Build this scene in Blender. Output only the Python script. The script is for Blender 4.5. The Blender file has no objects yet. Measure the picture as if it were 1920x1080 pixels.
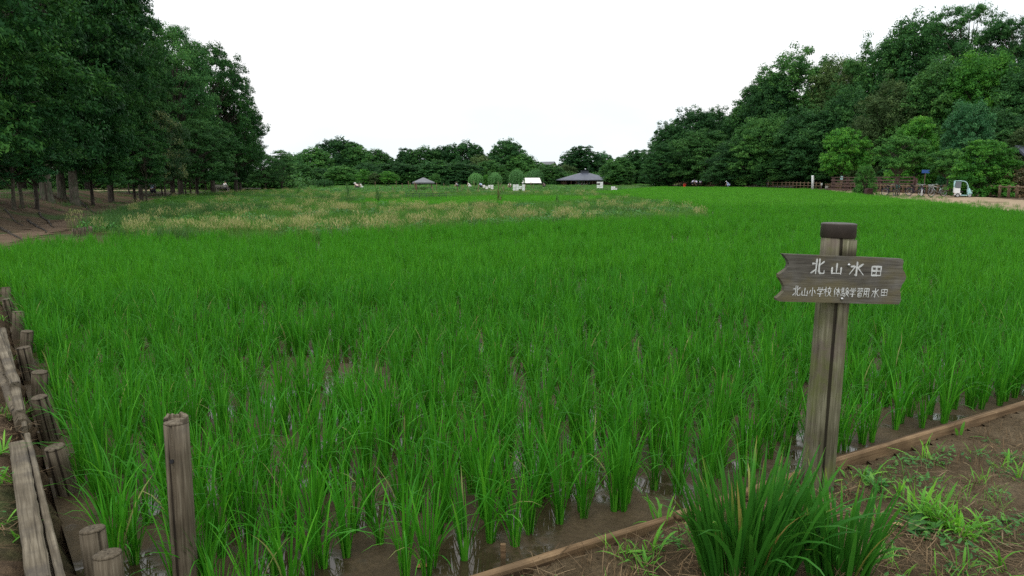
import bpy, bmesh, math, random
import numpy as np
from mathutils import Vector, Matrix
PI = math.pi
S = bpy.context.scene
C = S.collection

# ------------------------------------------------------------------ camera, sky, sun, exposure
FPX, CAMZ = 1300.0, 1.5                     # focal length in photo pixels (1920 wide), eye height
TH = math.atan(204.0 / FPX)                 # downward pitch
cam = bpy.data.cameras.new("camera"); cam_o = bpy.data.objects.new("camera", cam); C.objects.link(cam_o)
cam.sensor_width = 36.0; cam.lens = FPX / 1920 * 36.0; cam.clip_start = 0.05; cam.clip_end = 4000
cam_o.location = (0, 0, CAMZ); cam_o.rotation_euler = (PI / 2 - TH, 0, 0)
S.camera = cam_o
W = bpy.data.worlds.new("World"); S.world = W; W.use_nodes = True
nt = W.node_tree; nt.nodes.clear()
SUN_EL, SUN_AZ = math.radians(62), math.radians(200)
sky = nt.nodes.new("ShaderNodeTexSky"); sky.sky_type = 'NISHITA'; sky.sun_disc = False
sky.sun_elevation = SUN_EL; sky.sun_rotation = SUN_AZ
bg1 = nt.nodes.new("ShaderNodeBackground"); bg1.inputs[1].default_value = 0.1
nt.links.new(sky.outputs[0], bg1.inputs[0])
tc = nt.nodes.new("ShaderNodeTexCoord"); mp = nt.nodes.new("ShaderNodeMapping"); mp.inputs['Scale'].default_value = (1, 1, 2.5)
ns = nt.nodes.new("ShaderNodeTexNoise"); ns.inputs['Scale'].default_value = 2.2; ns.inputs['Detail'].default_value = 5
rp = nt.nodes.new("ShaderNodeValToRGB")
rp.color_ramp.elements[0].position = 0.36; rp.color_ramp.elements[0].color = (0.88, 0.97, 1.0, 1)
rp.color_ramp.elements[1].position = 0.56; rp.color_ramp.elements[1].color = (1.0, 1.0, 1.0, 1)
bg2 = nt.nodes.new("ShaderNodeBackground")                       # overcast: the zenith is brighter than the horizon
sx_ = nt.nodes.new("ShaderNodeSeparateXYZ"); nt.links.new(tc.outputs['Generated'], sx_.inputs[0])
zr_ = nt.nodes.new("ShaderNodeMapRange"); zr_.inputs[1].default_value = 0.0; zr_.inputs[2].default_value = 1.0; zr_.inputs[3].default_value = 1.5; zr_.inputs[4].default_value = 2.4
nt.links.new(sx_.outputs[2], zr_.inputs[0]); nt.links.new(zr_.outputs[0], bg2.inputs[1])
mx = nt.nodes.new("ShaderNodeMixShader"); mx.inputs[0].default_value = 0.93
out = nt.nodes.new("ShaderNodeOutputWorld")
nt.links.new(tc.outputs['Generated'], mp.inputs[0]); nt.links.new(mp.outputs[0], ns.inputs['Vector'])
nt.links.new(ns.outputs[0], rp.inputs[0]); nt.links.new(rp.outputs[0], bg2.inputs[0])
nt.links.new(bg1.outputs[0], mx.inputs[1]); nt.links.new(bg2.outputs[0], mx.inputs[2]); nt.links.new(mx.outputs[0], out.inputs[0])
sl = bpy.data.lights.new("sun", 'SUN'); sl.energy = 1.1; sl.angle = math.radians(22); sl.color = (1, 0.96, 0.9)
so = bpy.data.objects.new("sun", sl); C.objects.link(so)
sd = Vector((math.sin(SUN_AZ) * math.cos(SUN_EL), math.cos(SUN_AZ) * math.cos(SUN_EL), math.sin(SUN_EL)))
so.rotation_euler = sd.to_track_quat('Z', 'Y').to_euler(); so.location = (0, -5, 60)
S.view_settings.view_transform = 'Standard'; S.view_settings.look = 'None'; S.view_settings.gamma = 1
S.view_settings.exposure = -0.45; S.view_settings.use_curve_mapping = False
S.render.engine = 'CYCLES'
S.cycles.max_bounces = 6; S.cycles.diffuse_bounces = 3; S.cycles.transmission_bounces = 4; S.cycles.glossy_bounces = 2
S.cycles.use_denoising = False

# ------------------------------------------------------------------ photo pixel -> place
_c, _s = math.cos(TH), math.sin(TH)
def G(px, py, z=0.0):
    """ground point (x, y) at height z that photo pixel (px, py) looks at"""
    u = (px - 960) / FPX; v = (540 - py) / FPX
    dy = _c + v * _s; dz = -_s + v * _c
    t = (z - CAMZ) / dz
    return np.array([u * t, dy * t])
def XatD(px, d, py=336):
    v = (540 - py) / FPX
    return (px - 960) / FPX * d / (_c + v * _s)
def ZatD(py, d):
    v = (540 - py) / FPX
    return CAMZ + d * (-_s + v * _c) / (_c + v * _s)

# ------------------------------------------------------------------ names and tags
def tag(o, label=None, cat=None, group=None, kind=None):
    if label: o['label'] = label
    if cat: o['category'] = cat
    if group: o['group'] = group
    if kind: o['kind'] = kind
    return o
def thing(name, label, cat, loc=(0, 0, 0), rz=0.0, group=None):
    o = bpy.data.objects.new(name, None); C.objects.link(o)
    o.empty_display_size = 0.2; o.location = loc; o.rotation_euler = (0, 0, rz)
    return tag(o, label, cat, group)
def link(name, me, mat=None, parent=None, loc=(0, 0, 0), rz=0.0, over=None):
    o = bpy.data.objects.new(name, me); C.objects.link(o)
    if mat is not None and len(me.materials) == 0: me.materials.append(mat)
    if over is not None:
        o.material_slots[0].link = 'OBJECT'; o.material_slots[0].material = over
    o.location = loc; o.rotation_euler = (0, 0, rz)
    if parent is not None: o.parent = parent
    return o

# ------------------------------------------------------------------ mesh helpers
def np_mesh(name, V, F, smooth=False, **attrs):
    """V (n,3), F (m,k) with one k; attrs: per-vertex float arrays"""
    me = bpy.data.meshes.new(name)
    V = np.asarray(V, dtype=np.float32); F = np.asarray(F, dtype=np.int32)
    m, k = F.shape
    me.vertices.add(len(V)); me.vertices.foreach_set('co', V.ravel())
    me.loops.add(m * k); me.loops.foreach_set('vertex_index', F.ravel())
    me.polygons.add(m); me.polygons.foreach_set('loop_start', np.arange(0, m * k, k, dtype=np.int32))
    if smooth: me.polygons.foreach_set('use_smooth', np.ones(m, dtype=bool))
    for a, arr in attrs.items():
        at = me.attributes.new(a, 'FLOAT', 'POINT'); at.data.foreach_set('value', np.asarray(arr, dtype=np.float32))
    me.update(calc_edges=True)
    return me

class MB:
    """collects shapes into one mesh"""
    def __init__(s): s.bm = bmesh.new()
    def box(s, c, size, rz=0.0, rx=0.0, ry=0.0, bev=0.0):
        M = Matrix.Translation(c) @ Matrix.Rotation(rz, 4, 'Z') @ Matrix.Rotation(ry, 4, 'Y') @ Matrix.Rotation(rx, 4, 'X')
        r = bmesh.ops.create_cube(s.bm, size=1.0)
        bmesh.ops.scale(s.bm, vec=size, verts=r['verts']); bmesh.ops.transform(s.bm, matrix=M, verts=r['verts'])
        if bev:
            es = list({e for v in r['verts'] for e in v.link_edges})
            bmesh.ops.bevel(s.bm, geom=es, offset=bev, segments=2, affect='EDGES', profile=0.6)
        return s
    def bar(s, a, b, w, h=None, bev=0.0):
        """box from a to b, w wide, h high"""
        a, b = Vector(a), Vector(b); d = b - a; L = d.length; h = h or w
        q = d.to_track_quat('X', 'Z').to_matrix().to_4x4()
        r = bmesh.ops.create_cube(s.bm, size=1.0)
        bmesh.ops.scale(s.bm, vec=(L, w, h), verts=r['verts'])
        bmesh.ops.transform(s.bm, matrix=Matrix.Translation((a + b) / 2) @ q, verts=r['verts'])
        if bev:
            es = list({e for v in r['verts'] for e in v.link_edges})
            bmesh.ops.bevel(s.bm, geom=es, offset=bev, segments=2, affect='EDGES', profile=0.6)
        return s
    def tube(s, pts, rad, n=8, cap=True, jit=0.0, rng=None):
        pts = [Vector(p) for p in pts]
        if not hasattr(rad, '__len__'): rad = [rad] * len(pts)
        rings = []
        up = Vector((0, 0, 1)); ref = None
        for i, p in enumerate(pts):
            t = (pts[min(i + 1, len(pts) - 1)] - pts[max(i - 1, 0)]).normalized()
            if ref is None:
                ref = up.cross(t)
                if ref.length < 0.05: ref = Vector((1, 0, 0)).cross(t)
            ref = (ref - t * ref.dot(t)).normalized(); b = t.cross(ref)
            ring = []
            for k in range(n):
                a = 2 * PI * k / n; rr = rad[i]
                if jit and rng: rr *= 1 + rng.uniform(-jit, jit)
                ring.append(s.bm.verts.new(p + (ref * math.cos(a) + b * math.sin(a)) * rr))
            rings.append(ring)
        for i in range(len(rings) - 1):
            for k in range(n):
                f = s.bm.faces.new((rings[i][k], rings[i][(k + 1) % n], rings[i + 1][(k + 1) % n], rings[i + 1][k])); f.smooth = True
        if cap:
            s.bm.faces.new(rings[0][::-1]); s.bm.faces.new(rings[-1])
        return s
    def torus(s, c, R, r, axis='Y', n=28, m=8):
        rings = []
        for i in range(n):
            a = 2 * PI * i / n; ring = []
            for j in range(m):
                b = 2 * PI * j / m; q = R + r * math.cos(b)
                x, z, y = q * math.cos(a), q * math.sin(a), r * math.sin(b)
                p = (x, y, z) if axis == 'Y' else (x, z, y)
                ring.append(s.bm.verts.new((p[0] + c[0], p[1] + c[1], p[2] + c[2])))
            rings.append(ring)
        for i in range(n):
            for j in range(m):
                f = s.bm.faces.new((rings[i][j], rings[(i + 1) % n][j], rings[(i + 1) % n][(j + 1) % m], rings[i][(j + 1) % m])); f.smooth = True
        return s
    def poly(s, pts):
        s.bm.faces.new([s.bm.verts.new(p) for p in pts]); return s
    def ball(s, c, r, sc=(1, 1, 1), u=16, v=10):
        q = bmesh.ops.create_uvsphere(s.bm, u_segments=u, v_segments=v, radius=r)
        bmesh.ops.scale(s.bm, vec=sc, verts=q['verts']); bmesh.ops.translate(s.bm, vec=c, verts=q['verts'])
        for vv in q['verts']:
            for f in vv.link_faces: f.smooth = True
        return s
    def prism(s, outline, depth, axis='Y'):
        """outline [(x,z)] extruded along +Y by depth"""
        a = [s.bm.verts.new((x, 0, z)) for x, z in outline]; b = [s.bm.verts.new((x, depth, z)) for x, z in outline]
        s.bm.faces.new(a); s.bm.faces.new(b[::-1])
        n = len(a)
        for i in range(n): s.bm.faces.new((a[i], b[i], b[(i + 1) % n], a[(i + 1) % n]))
        return s
    def mesh(s, name):
        bmesh.ops.recalc_face_normals(s.bm, faces=s.bm.faces)
        me = bpy.data.meshes.new(name); s.bm.to_mesh(me); s.bm.free(); return me
    def build(s, name, mat, parent=None, loc=(0, 0, 0), rz=0.0):
        return link(name, s.mesh(name), mat, parent, loc, rz)

# ------------------------------------------------------------------ materials
def _mat(name):
    m = bpy.data.materials.new(name); m.use_nodes = True; n = m.node_tree; n.nodes.clear()
    o = n.nodes.new("ShaderNodeOutputMaterial"); p = n.nodes.new("ShaderNodeBsdfPrincipled")
    n.links.new(p.outputs[0], o.inputs[0]); return m, n, p, o
def _noise(n, scale, detail=4, rough=0.55, sc=(1, 1, 1), coord='Object'):
    tcn = n.nodes.new("ShaderNodeTexCoord"); mpn = n.nodes.new("ShaderNodeMapping"); mpn.inputs['Scale'].default_value = sc
    t = n.nodes.new("ShaderNodeTexNoise"); t.inputs['Scale'].default_value = scale; t.inputs['Detail'].default_value = detail; t.inputs['Roughness'].default_value = rough
    n.links.new(tcn.outputs[coord], mpn.inputs[0]); n.links.new(mpn.outputs[0], t.inputs['Vector']); return t
def _ramp(n, src, stops):
    r = n.nodes.new("ShaderNodeValToRGB"); e = r.color_ramp.elements
    while len(e) < len(stops): e.new(0.5)
    for i, (p, c) in enumerate(stops): e[i].position = p; e[i].color = (*c, 1)
    n.links.new(src, r.inputs[0]); return r
def _mix(n, fac, a, b, mode='MIX'):
    m = n.nodes.new("ShaderNodeMix"); m.data_type = 'RGBA'; m.blend_type = mode
    for sock, v in ((m.inputs[0], fac), (m.inputs[6], a), (m.inputs[7], b)):
        if hasattr(v, 'is_linked'): n.links.new(v, sock)
        elif hasattr(v, '__len__'): sock.default_value = (*v, 1)
        else: sock.default_value = v
    return m.outputs[2]
def _bump(n, p, src, strength=0.3, dist=0.01):
    b = n.nodes.new("ShaderNodeBump"); b.inputs['Strength'].default_value = strength; b.inputs['Distance'].default_value = dist
    n.links.new(src, b.inputs['Height']); n.links.new(b.outputs[0], p.inputs['Normal'])
def flat(name, col, rough=0.6, metal=0.0, var=0.18, scale=6, spec=0.4):
    m, n, p, o = _mat(name)
    t = _noise(n, scale); r = _ramp(n, t.outputs[0], [(0.3, tuple(c * (1 - var) for c in col)), (0.7, tuple(min(1, c * (1 + var)) for c in col))])
    n.links.new(r.outputs[0], p.inputs['Base Color']); p.inputs['Roughness'].default_value = rough; p.inputs['Metallic'].default_value = metal
    p.inputs['Specular IOR Level'].default_value = spec
    return m
def leafmat(name, c1, c2, c3, transl=0.35, rough=0.5, spec=0.25, var=0.35, dry=None):
    """leaf: tint attribute runs c1..c3, each plant shifts a little"""
    m, n, p, o = _mat(name)
    a = n.nodes.new("ShaderNodeAttribute"); a.attribute_name = 'tint'
    r = _ramp(n, a.outputs['Fac'], [(0.0, c1), (0.55, c2), (1.0, c3)] if dry is None else [(0.0, c1), (0.52, c2), (0.93, c3), (0.99, dry)])
    oi = n.nodes.new("ShaderNodeObjectInfo")
    rr = _ramp(n, oi.outputs['Random'], [(0.0, (1 - var, 1 - var * 0.9, 1 - var * 0.8)), (1.0, (1 + var, 1 + var * 0.8, 1 + var * 0.5))])
    col = _mix(n, 1.0, r.outputs[0], rr.outputs[0], 'MULTIPLY')
    n.links.new(col, p.inputs['Base Color']); p.inputs['Roughness'].default_value = rough; p.inputs['Specular IOR Level'].default_value = spec
    t = n.nodes.new("ShaderNodeBsdfTranslucent"); hs = n.nodes.new("ShaderNodeHueSaturation"); hs.inputs['Value'].default_value = 1.25; hs.inputs['Hue'].default_value = 0.485
    n.links.new(col, hs.inputs['Color']); n.links.new(hs.outputs[0], t.inputs[0])
    ms = n.nodes.new("ShaderNodeMixShader"); ms.inputs[0].default_value = transl
    n.links.new(p.outputs[0], ms.inputs[1]); n.links.new(t.outputs[0], ms.inputs[2]); n.links.new(ms.outputs[0], o.inputs[0])
    return m
def woodmat(name, dark, mid, light, axis='Z', moss=None, scale=9.0, stretch=0.06, crack=0.5, blotch=None):
    m, n, p, o = _mat(name)
    k = {'X': (stretch, 1, 1), 'Y': (1, stretch, 1), 'Z': (1, 1, stretch)}[axis]
    t = _noise(n, scale * 5, 6, 0.65, k); r = _ramp(n, t.outputs[0], [(0.30, dark), (0.5, mid), (0.72, light)])
    b = _noise(n, 5, 3, 0.5); rb = _ramp(n, b.outputs[0], [(0.35, (0.62, 0.6, 0.58)), (0.65, (1.15, 1.15, 1.15))])
    col = _mix(n, 1.0, r.outputs[0], rb.outputs[0], 'MULTIPLY')
    if moss:
        q = _noise(n, 7, 4, 0.6, tuple(0.5 if x < 1 else 1 for x in k)); qr = _ramp(n, q.outputs[0], [(0.46, (0, 0, 0)), (0.62, (0.75, 0.75, 0.75))])
        col = _mix(n, qr.outputs[0], col, moss)
    if blotch:
        q = _noise(n, 3.3, 5, 0.7); qr = _ramp(n, q.outputs[0], [(0.5, (0, 0, 0)), (0.66, (0.8, 0.8, 0.8))])
        col = _mix(n, qr.outputs[0], col, blotch)
    c = _noise(n, scale * 1.6, 2, 0.4, tuple(x * (0.35 if x < 1 else 1) for x in k)); cr = _ramp(n, c.outputs[0], [(0.355, (0.12, 0.1, 0.09)), (0.385, (1, 1, 1))])
    col = _mix(n, crack, col, _mix(n, 1.0, col, cr.outputs[0], 'MULTIPLY'))
    n.links.new(col, p.inputs['Base Color']); p.inputs['Roughness'].default_value = 0.85; p.inputs['Specular IOR Level'].default_value = 0.2
    _bump(n, p, t.outputs[0], 0.6, 0.004)
    return m

M = {}
# foliage
M['rice'] = leafmat('rice_leaf', (0.024, 0.155, 0.008), (0.046, 0.255, 0.012), (0.115, 0.42, 0.028), 0.36, 0.5, 0.16, 0.12, (0.25, 0.29, 0.09))
M['tree_deep'] = leafmat('tree_leaf_deep', (0.012, 0.055, 0.016), (0.024, 0.095, 0.022), (0.060, 0.175, 0.032), 0.22, 0.6, 0.12)
M['tree_dark'] = leafmat('tree_leaf_dark', (0.018, 0.070, 0.022), (0.034, 0.118, 0.032), (0.075, 0.205, 0.046), 0.22, 0.6, 0.12)
M['tree_mid'] = leafmat('tree_leaf_mid', (0.028, 0.098, 0.026), (0.052, 0.162, 0.038), (0.11, 0.265, 0.056), 0.24, 0.6, 0.12)
M['tree_bright'] = leafmat('tree_leaf_bright', (0.030, 0.140, 0.018), (0.064, 0.240, 0.028), (0.15, 0.390, 0.045), 0.3, 0.55, 0.15, 0.12)
M['tree_fresh'] = leafmat('tree_leaf_fresh', (0.032, 0.12, 0.026), (0.062, 0.20, 0.038), (0.13, 0.31, 0.06), 0.26, 0.6, 0.12, 0.12)
M['tree_blue'] = leafmat('tree_leaf_blue_green', (0.020, 0.100, 0.036), (0.040, 0.165, 0.055), (0.10, 0.28, 0.10), 0.22, 0.5, 0.2)
M['tree_olive'] = leafmat('tree_leaf_olive', (0.038, 0.078, 0.025), (0.065, 0.125, 0.040), (0.13, 0.20, 0.065), 0.22, 0.6, 0.12)
M['tree_cream'] = leafmat('tree_leaf_cream_flowers', (0.018, 0.060, 0.020), (0.035, 0.100, 0.028), (0.34, 0.36, 0.15), 0.3)
M['tree_rust'] = leafmat('shrub_leaf_rust', (0.05, 0.07, 0.03), (0.13, 0.11, 0.05), (0.27, 0.17, 0.085), 0.25)
M['willow'] = leafmat('willow_leaf', (0.06, 0.18, 0.055), (0.115, 0.31, 0.09), (0.20, 0.43, 0.14), 0.35)
M['rice_mid'] = leafmat('rice_leaf_mid', (0.032, 0.18, 0.009), (0.062, 0.30, 0.014), (0.14, 0.46, 0.034), 0.36, 0.5, 0.14, 0.10)  # middle step of the near-to-far brightening painted into the rice colour
M['rice_far'] = leafmat('rice_leaf_yellower_brightened', (0.040, 0.195, 0.012), (0.080, 0.325, 0.019), (0.17, 0.49, 0.045), 0.36, 0.5, 0.14, 0.10)  # yellower far rice, plus brightness painted in against self-shading and vignette
M['grass_green'] = leafmat('meadow_grass_leaf', (0.036, 0.140, 0.016), (0.070, 0.215, 0.028), (0.15, 0.31, 0.045), 0.4, var=0.25)
M['grass_dark'] = leafmat('sedge_leaf', (0.030, 0.105, 0.024), (0.055, 0.155, 0.034), (0.12, 0.22, 0.05), 0.35, var=0.25)
M['straw'] = leafmat('straw_grass', (0.09, 0.20, 0.035), (0.27, 0.31, 0.10), (0.60, 0.51, 0.27), 0.35, 0.7, 0.1, 0.15)
M['herb'] = leafmat('herb_leaf', (0.03, 0.13, 0.03), (0.06, 0.21, 0.04), (0.15, 0.34, 0.06), 0.35, var=0.3)
M['iris'] = leafmat('iris_leaf', (0.024, 0.135, 0.014), (0.060, 0.250, 0.024), (0.38, 0.28, 0.08), 0.32, 0.45, 0.2, 0.1)
M['weed'] = leafmat('weed_leaf', (0.07, 0.26, 0.02), (0.13, 0.40, 0.035), (0.24, 0.54, 0.06), 0.4, 0.5, 0.3, 0.2)
M['litter'] = leafmat('dry_litter', (0.07, 0.045, 0.025), (0.17, 0.115, 0.065), (0.34, 0.25, 0.15), 0.15, 0.8, 0.1, 0.2)
# wood, stone, paint
M['bark'] = woodmat('bark', (0.022, 0.018, 0.014), (0.06, 0.05, 0.04), (0.13, 0.115, 0.095), 'Z', None, 2.2, 0.25, 0.7)
M['bark_pale'] = woodmat('bark_pale', (0.05, 0.042, 0.032), (0.105, 0.09, 0.07), (0.18, 0.16, 0.13), 'Z', (0.06, 0.08, 0.045), 2.2, 0.3, 0.5)
M['post_wood'] = woodmat('sign_post_wood', (0.06, 0.058, 0.036), (0.16, 0.152, 0.095), (0.28, 0.265, 0.19), 'Z', (0.125, 0.14, 0.042), 20, 0.035, 0.9, (0.14, 0.10, 0.10))
M['board_wood'] = woodmat('sign_board_wood', (0.06, 0.055, 0.046), (0.125, 0.117, 0.10), (0.20, 0.19, 0.168), 'X', (0.14, 0.12, 0.06), 24, 0.05, 0.25)
M['stake_wood'] = woodmat('stake_wood', (0.055, 0.044, 0.030), (0.135, 0.110, 0.076), (0.245, 0.21, 0.155), 'Z', None, 20, 0.04, 0.9, (0.10, 0.085, 0.065))
M['plank_wood'] = woodmat('plank_wood', (0.065, 0.054, 0.038), (0.15, 0.125, 0.088), (0.23, 0.20, 0.15), 'X', None, 18, 0.04, 0.8, (0.07, 0.06, 0.05))
M['kerb_wood'] = woodmat('kerb_wood', (0.11, 0.068, 0.036), (0.20, 0.130, 0.070), (0.29, 0.20, 0.115), 'X', None, 16, 0.04, 0.7, (0.12, 0.08, 0.045))
M['fence_wood'] = woodmat('fence_wood', (0.08, 0.055, 0.035), (0.17, 0.12, 0.075), (0.28, 0.21, 0.14), 'Z', None, 5, 0.1, 0.4)
M['rail_wood'] = woodmat('rail_wood', (0.06, 0.036, 0.031), (0.12, 0.074, 0.065), (0.20, 0.135, 0.12), 'X', None, 5, 0.1, 0.4)
M['grey_wood'] = woodmat('grey_wood', (0.14, 0.13, 0.115), (0.27, 0.255, 0.23), (0.42, 0.40, 0.37), 'X', None, 5, 0.1, 0.4)
M['cap'] = flat('brown_metal_cap', (0.036, 0.027, 0.021), 0.5, 0.2, 0.35, 14)
M['white'] = flat('white_paint', (0.80, 0.81, 0.82), 0.5, 0, 0.05)
M['letter'] = flat('white_lettering', (0.56, 0.57, 0.55), 0.7, 0, 0.28, 60)
M['steel'] = flat('steel', (0.55, 0.56, 0.57), 0.3, 0.9, 0.1)
M['rubber'] = flat('rubber', (0.02, 0.02, 0.022), 0.7)
M['roof'] = flat('roof_slate', (0.085, 0.095, 0.125), 0.55, 0, 0.22, 1.2)
M['roof_grey'] = flat('roof_grey', (0.15, 0.155, 0.17), 0.6, 0, 0.2, 1.2)
M['timber'] = flat('dark_timber', (0.17, 0.10, 0.078), 0.7, 0, 0.3, 3)
M['cream'] = flat('cream_wall', (0.62, 0.58, 0.48), 0.8)
M['glass'] = flat('dark_glass', (0.10, 0.14, 0.18), 0.08, 0, 0.3, 3, 0.6)
M['canvas'] = flat('white_canvas', (0.85, 0.83, 0.78), 0.8, 0, 0.04)
M['skin'] = flat('skin', (0.48, 0.30, 0.21), 0.55, 0, 0.05)
M['hair'] = flat('black_hair', (0.015, 0.013, 0.012), 0.5)
M['blue_cloth'] = flat('pale_blue_cloth', (0.46, 0.56, 0.78), 0.85, 0, 0.1)
M['white_cloth'] = flat('white_cloth', (0.78, 0.78, 0.76), 0.85, 0, 0.06)
M['lilac_cloth'] = flat('lilac_cloth', (0.62, 0.62, 0.80), 0.85, 0, 0.06)
M['dark_cloth'] = flat('dark_cloth', (0.025, 0.028, 0.04), 0.85)
M['pink_cloth'] = flat('pale_pink_cloth', (0.75, 0.55, 0.55), 0.85, 0, 0.06)
M['red'] = flat('red_plastic', (0.62, 0.04, 0.03), 0.4, 0, 0.08)
M['blue_sign'] = flat('blue_paint', (0.03, 0.10, 0.34), 0.45, 0, 0.1)
M['teal'] = flat('teal_plastic', (0.03, 0.24, 0.22), 0.45, 0, 0.1)
M['pale_teal'] = flat('pale_teal_paint', (0.42, 0.66, 0.68), 0.35, 0, 0.06)
M['silver'] = flat('silver_paint', (0.42, 0.45, 0.47), 0.35, 0.5, 0.08)
M['navy'] = flat('navy_paint', (0.02, 0.025, 0.07), 0.35)
M['stone'] = flat('stone', (0.22, 0.215, 0.20), 0.85, 0, 0.3, 8)
M['rust_red'] = flat('red_brown_cloth', (0.06, 0.028, 0.024), 0.8)
M['clear'] = flat('smoky_windscreen', (0.13, 0.15, 0.17), 0.1, 0, 0.1, 3, 0.6)

# ground materials
def soil(name, c1, c2, c3, scale, green=None, gthr=(0.52, 0.62), bump=0.8, gscale=0.35, rough=0.95, fine=22):
    m, n, p, o = _mat(name)
    t = _noise(n, scale, 8, 0.65); r = _ramp(n, t.outputs[0], [(0.32, c1), (0.5, c2), (0.7, c3)])
    f = _noise(n, fine, 6, 0.75); fr = _ramp(n, f.outputs[0], [(0.35, (0.55, 0.55, 0.55)), (0.62, (1.25, 1.22, 1.18))])
    col = _mix(n, 1.0, r.outputs[0], fr.outputs[0], 'MULTIPLY')
    if green:
        g = _noise(n, gscale, 6, 0.65); gr = _ramp(n, g.outputs[0], [(gthr[0], (0, 0, 0)), (gthr[1], (1, 1, 1))])
        col = _mix(n, gr.outputs[0], col, _mix(n, 1.0, green, fr.outputs[0], 'MULTIPLY'))
    n.links.new(col, p.inputs['Base Color']); p.inputs['Roughness'].default_value = rough; p.inputs['Specular IOR Level'].default_value = 0.15
    _bump(n, p, f.outputs[0], bump, 0.03)
    return m
M['ground'] = soil('bank_soil', (0.052, 0.036, 0.022), (0.098, 0.068, 0.042), (0.145, 0.105, 0.068), 1.1, (0.045, 0.085, 0.022), (0.50, 0.62))
M['path_left'] = soil('path_dirt_brown_shaded', (0.085, 0.058, 0.038), (0.13, 0.09, 0.06), (0.17, 0.122, 0.084), 0.8, None, bump=0.5)  # brown dirt with the shade of the left wood put into its colour
M['path_right'] = soil('path_dirt_tan', (0.26, 0.19, 0.12), (0.34, 0.26, 0.175), (0.41, 0.32, 0.225), 0.6, None, bump=0.4)
M['near_soil'] = soil('near_soil', (0.072, 0.051, 0.028), (0.135, 0.099, 0.057), (0.205, 0.158, 0.100), 3.0, None, bump=1.0, fine=60)
M['meadow'] = soil('meadow_soil', (0.05, 0.075, 0.02), (0.085, 0.11, 0.03), (0.15, 0.14, 0.06), 0.4, (0.055, 0.14, 0.022), (0.45, 0.6))
M['garden'] = soil('garden_soil', (0.10, 0.075, 0.04), (0.16, 0.12, 0.065), (0.24, 0.18, 0.10), 0.5, (0.06, 0.15, 0.025), (0.42, 0.55), gscale=0.2)
def mudmat():
    m, n, p, o = _mat('paddy_mud_and_water')
    t = _noise(n, 1.7, 6, 0.6); r = _ramp(n, t.outputs[0], [(0.35, (0.048, 0.034, 0.019)), (0.55, (0.080, 0.058, 0.033)), (0.75, (0.112, 0.084, 0.050))])
    f = _noise(n, 34, 5, 0.7); fr = _ramp(n, f.outputs[0], [(0.35, (0.75, 0.75, 0.75)), (0.65, (1.15, 1.15, 1.15))])
    col = _mix(n, 1.0, r.outputs[0], fr.outputs[0], 'MULTIPLY')
    w = _noise(n, 2.6, 4, 0.55); wr = _ramp(n, w.outputs[0], [(0.49, (1, 1, 1)), (0.56, (0, 0, 0))])
    col2 = _mix(n, wr.outputs[0], _mix(n, 1.0, col, (0.62, 0.62, 0.64), 'MULTIPLY'), col)
    n.links.new(col2, p.inputs['Base Color'])
    rr = _ramp(n, wr.outputs[0], [(0.0, (0.03, 0.03, 0.03)), (1.0, (0.62, 0.62, 0.62))]); n.links.new(rr.outputs[0], p.inputs['Roughness'])
    sm_ = _ramp(n, wr.outputs[0], [(0.0, (0.5, 0.5, 0.5)), (1.0, (0.16, 0.16, 0.16))]); n.links.new(sm_.outputs[0], p.inputs['Specular IOR Level'])
    mm = n.nodes.new("ShaderNodeMath"); mm.operation = 'MULTIPLY'; n.links.new(f.outputs[0], mm.inputs[0]); n.links.new(wr.outputs[0], mm.inputs[1])
    _bump(n, p, mm.outputs[0], 0.5, 0.012)
    return m
M['mud'] = mudmat()

# ------------------------------------------------------------------ terrain
def sstep(a, b, x):
    t = np.clip((x - a) / (b - a), 0, 1); return t * t * (3 - 2 * t)
RT = 0.30                                     # height of the rice tops above the bank
# the kerb line of the near bank and the left bank line
K0, K1 = G(870, 1080, 0.05), G(1920, 750, 0.05)
kd = (K1 - K0) / np.linalg.norm(K1 - K0); kn = np.array([-kd[1], kd[0]])      # kn points into the paddy
L_PX = [(175, 1100), (98, 880), (60, 742), (30, 640), (6, 548)]
LZ = .17                                       # the left bank stands higher than the mud
L_PTS = [G(px, py, LZ) for px, py in L_PX]
ld = (L_PTS[-1] - L_PTS[0]) / np.linalg.norm(L_PTS[-1] - L_PTS[0])
# corner where both meet, near the camera's feet
A_ = np.array([kd, -ld]).T; tt = np.linalg.solve(A_, L_PTS[0] - K0); CORNER = K0 + kd * tt[0]
far_left = [G(-60, 500, 0.0), G(0, 478, 0.05), G(60, 446, 0.2), G(150, 438, RT), G(300, 435, RT), G(600, 431, RT), G(800, 420, RT), G(1000, 410, RT), G(1200, 404, RT), G(1335, 400, RT)]
back = [G(1290, 389, 0), G(1235, 382, 0), G(1170, 374, 0), G(1110, 365, 0), G(1180, 357, 0.1), G(1235, 351, 0.2)]
right = [G(1300, 350.5, RT), G(1400, 351, RT), G(1500, 354, RT), G(1545, 356, RT), G(1640, 366, RT), G(1760, 377, RT), G(1920, 390, RT), G(2150, 409, RT)]
PADDY = np.array([CORNER] + L_PTS[1:] + far_left + back + right + [K0 + kd * 24, K0 + kd * 6])
STRIP = np.array([G(640, 376, RT), G(800, 381, RT), G(960, 379, RT), G(1110, 371, RT), G(1160, 366, RT), G(1000, 364, RT), G(860, 366, RT), G(700, 371, RT)])
def inside(poly, P):
    x, y = P[:, 0], P[:, 1]; r = np.zeros(len(P), bool); n = len(poly)
    for i in range(n):
        x0, y0 = poly[i]; x1, y1 = poly[(i + 1) % n]
        cnd = (y0 > y) != (y1 > y)
        with np.errstate(divide='ignore', invalid='ignore'): xi = (x1 - x0) * (y - y0) / (y1 - y0) + x0
        r ^= cnd & (x < xi)
    return r
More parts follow.
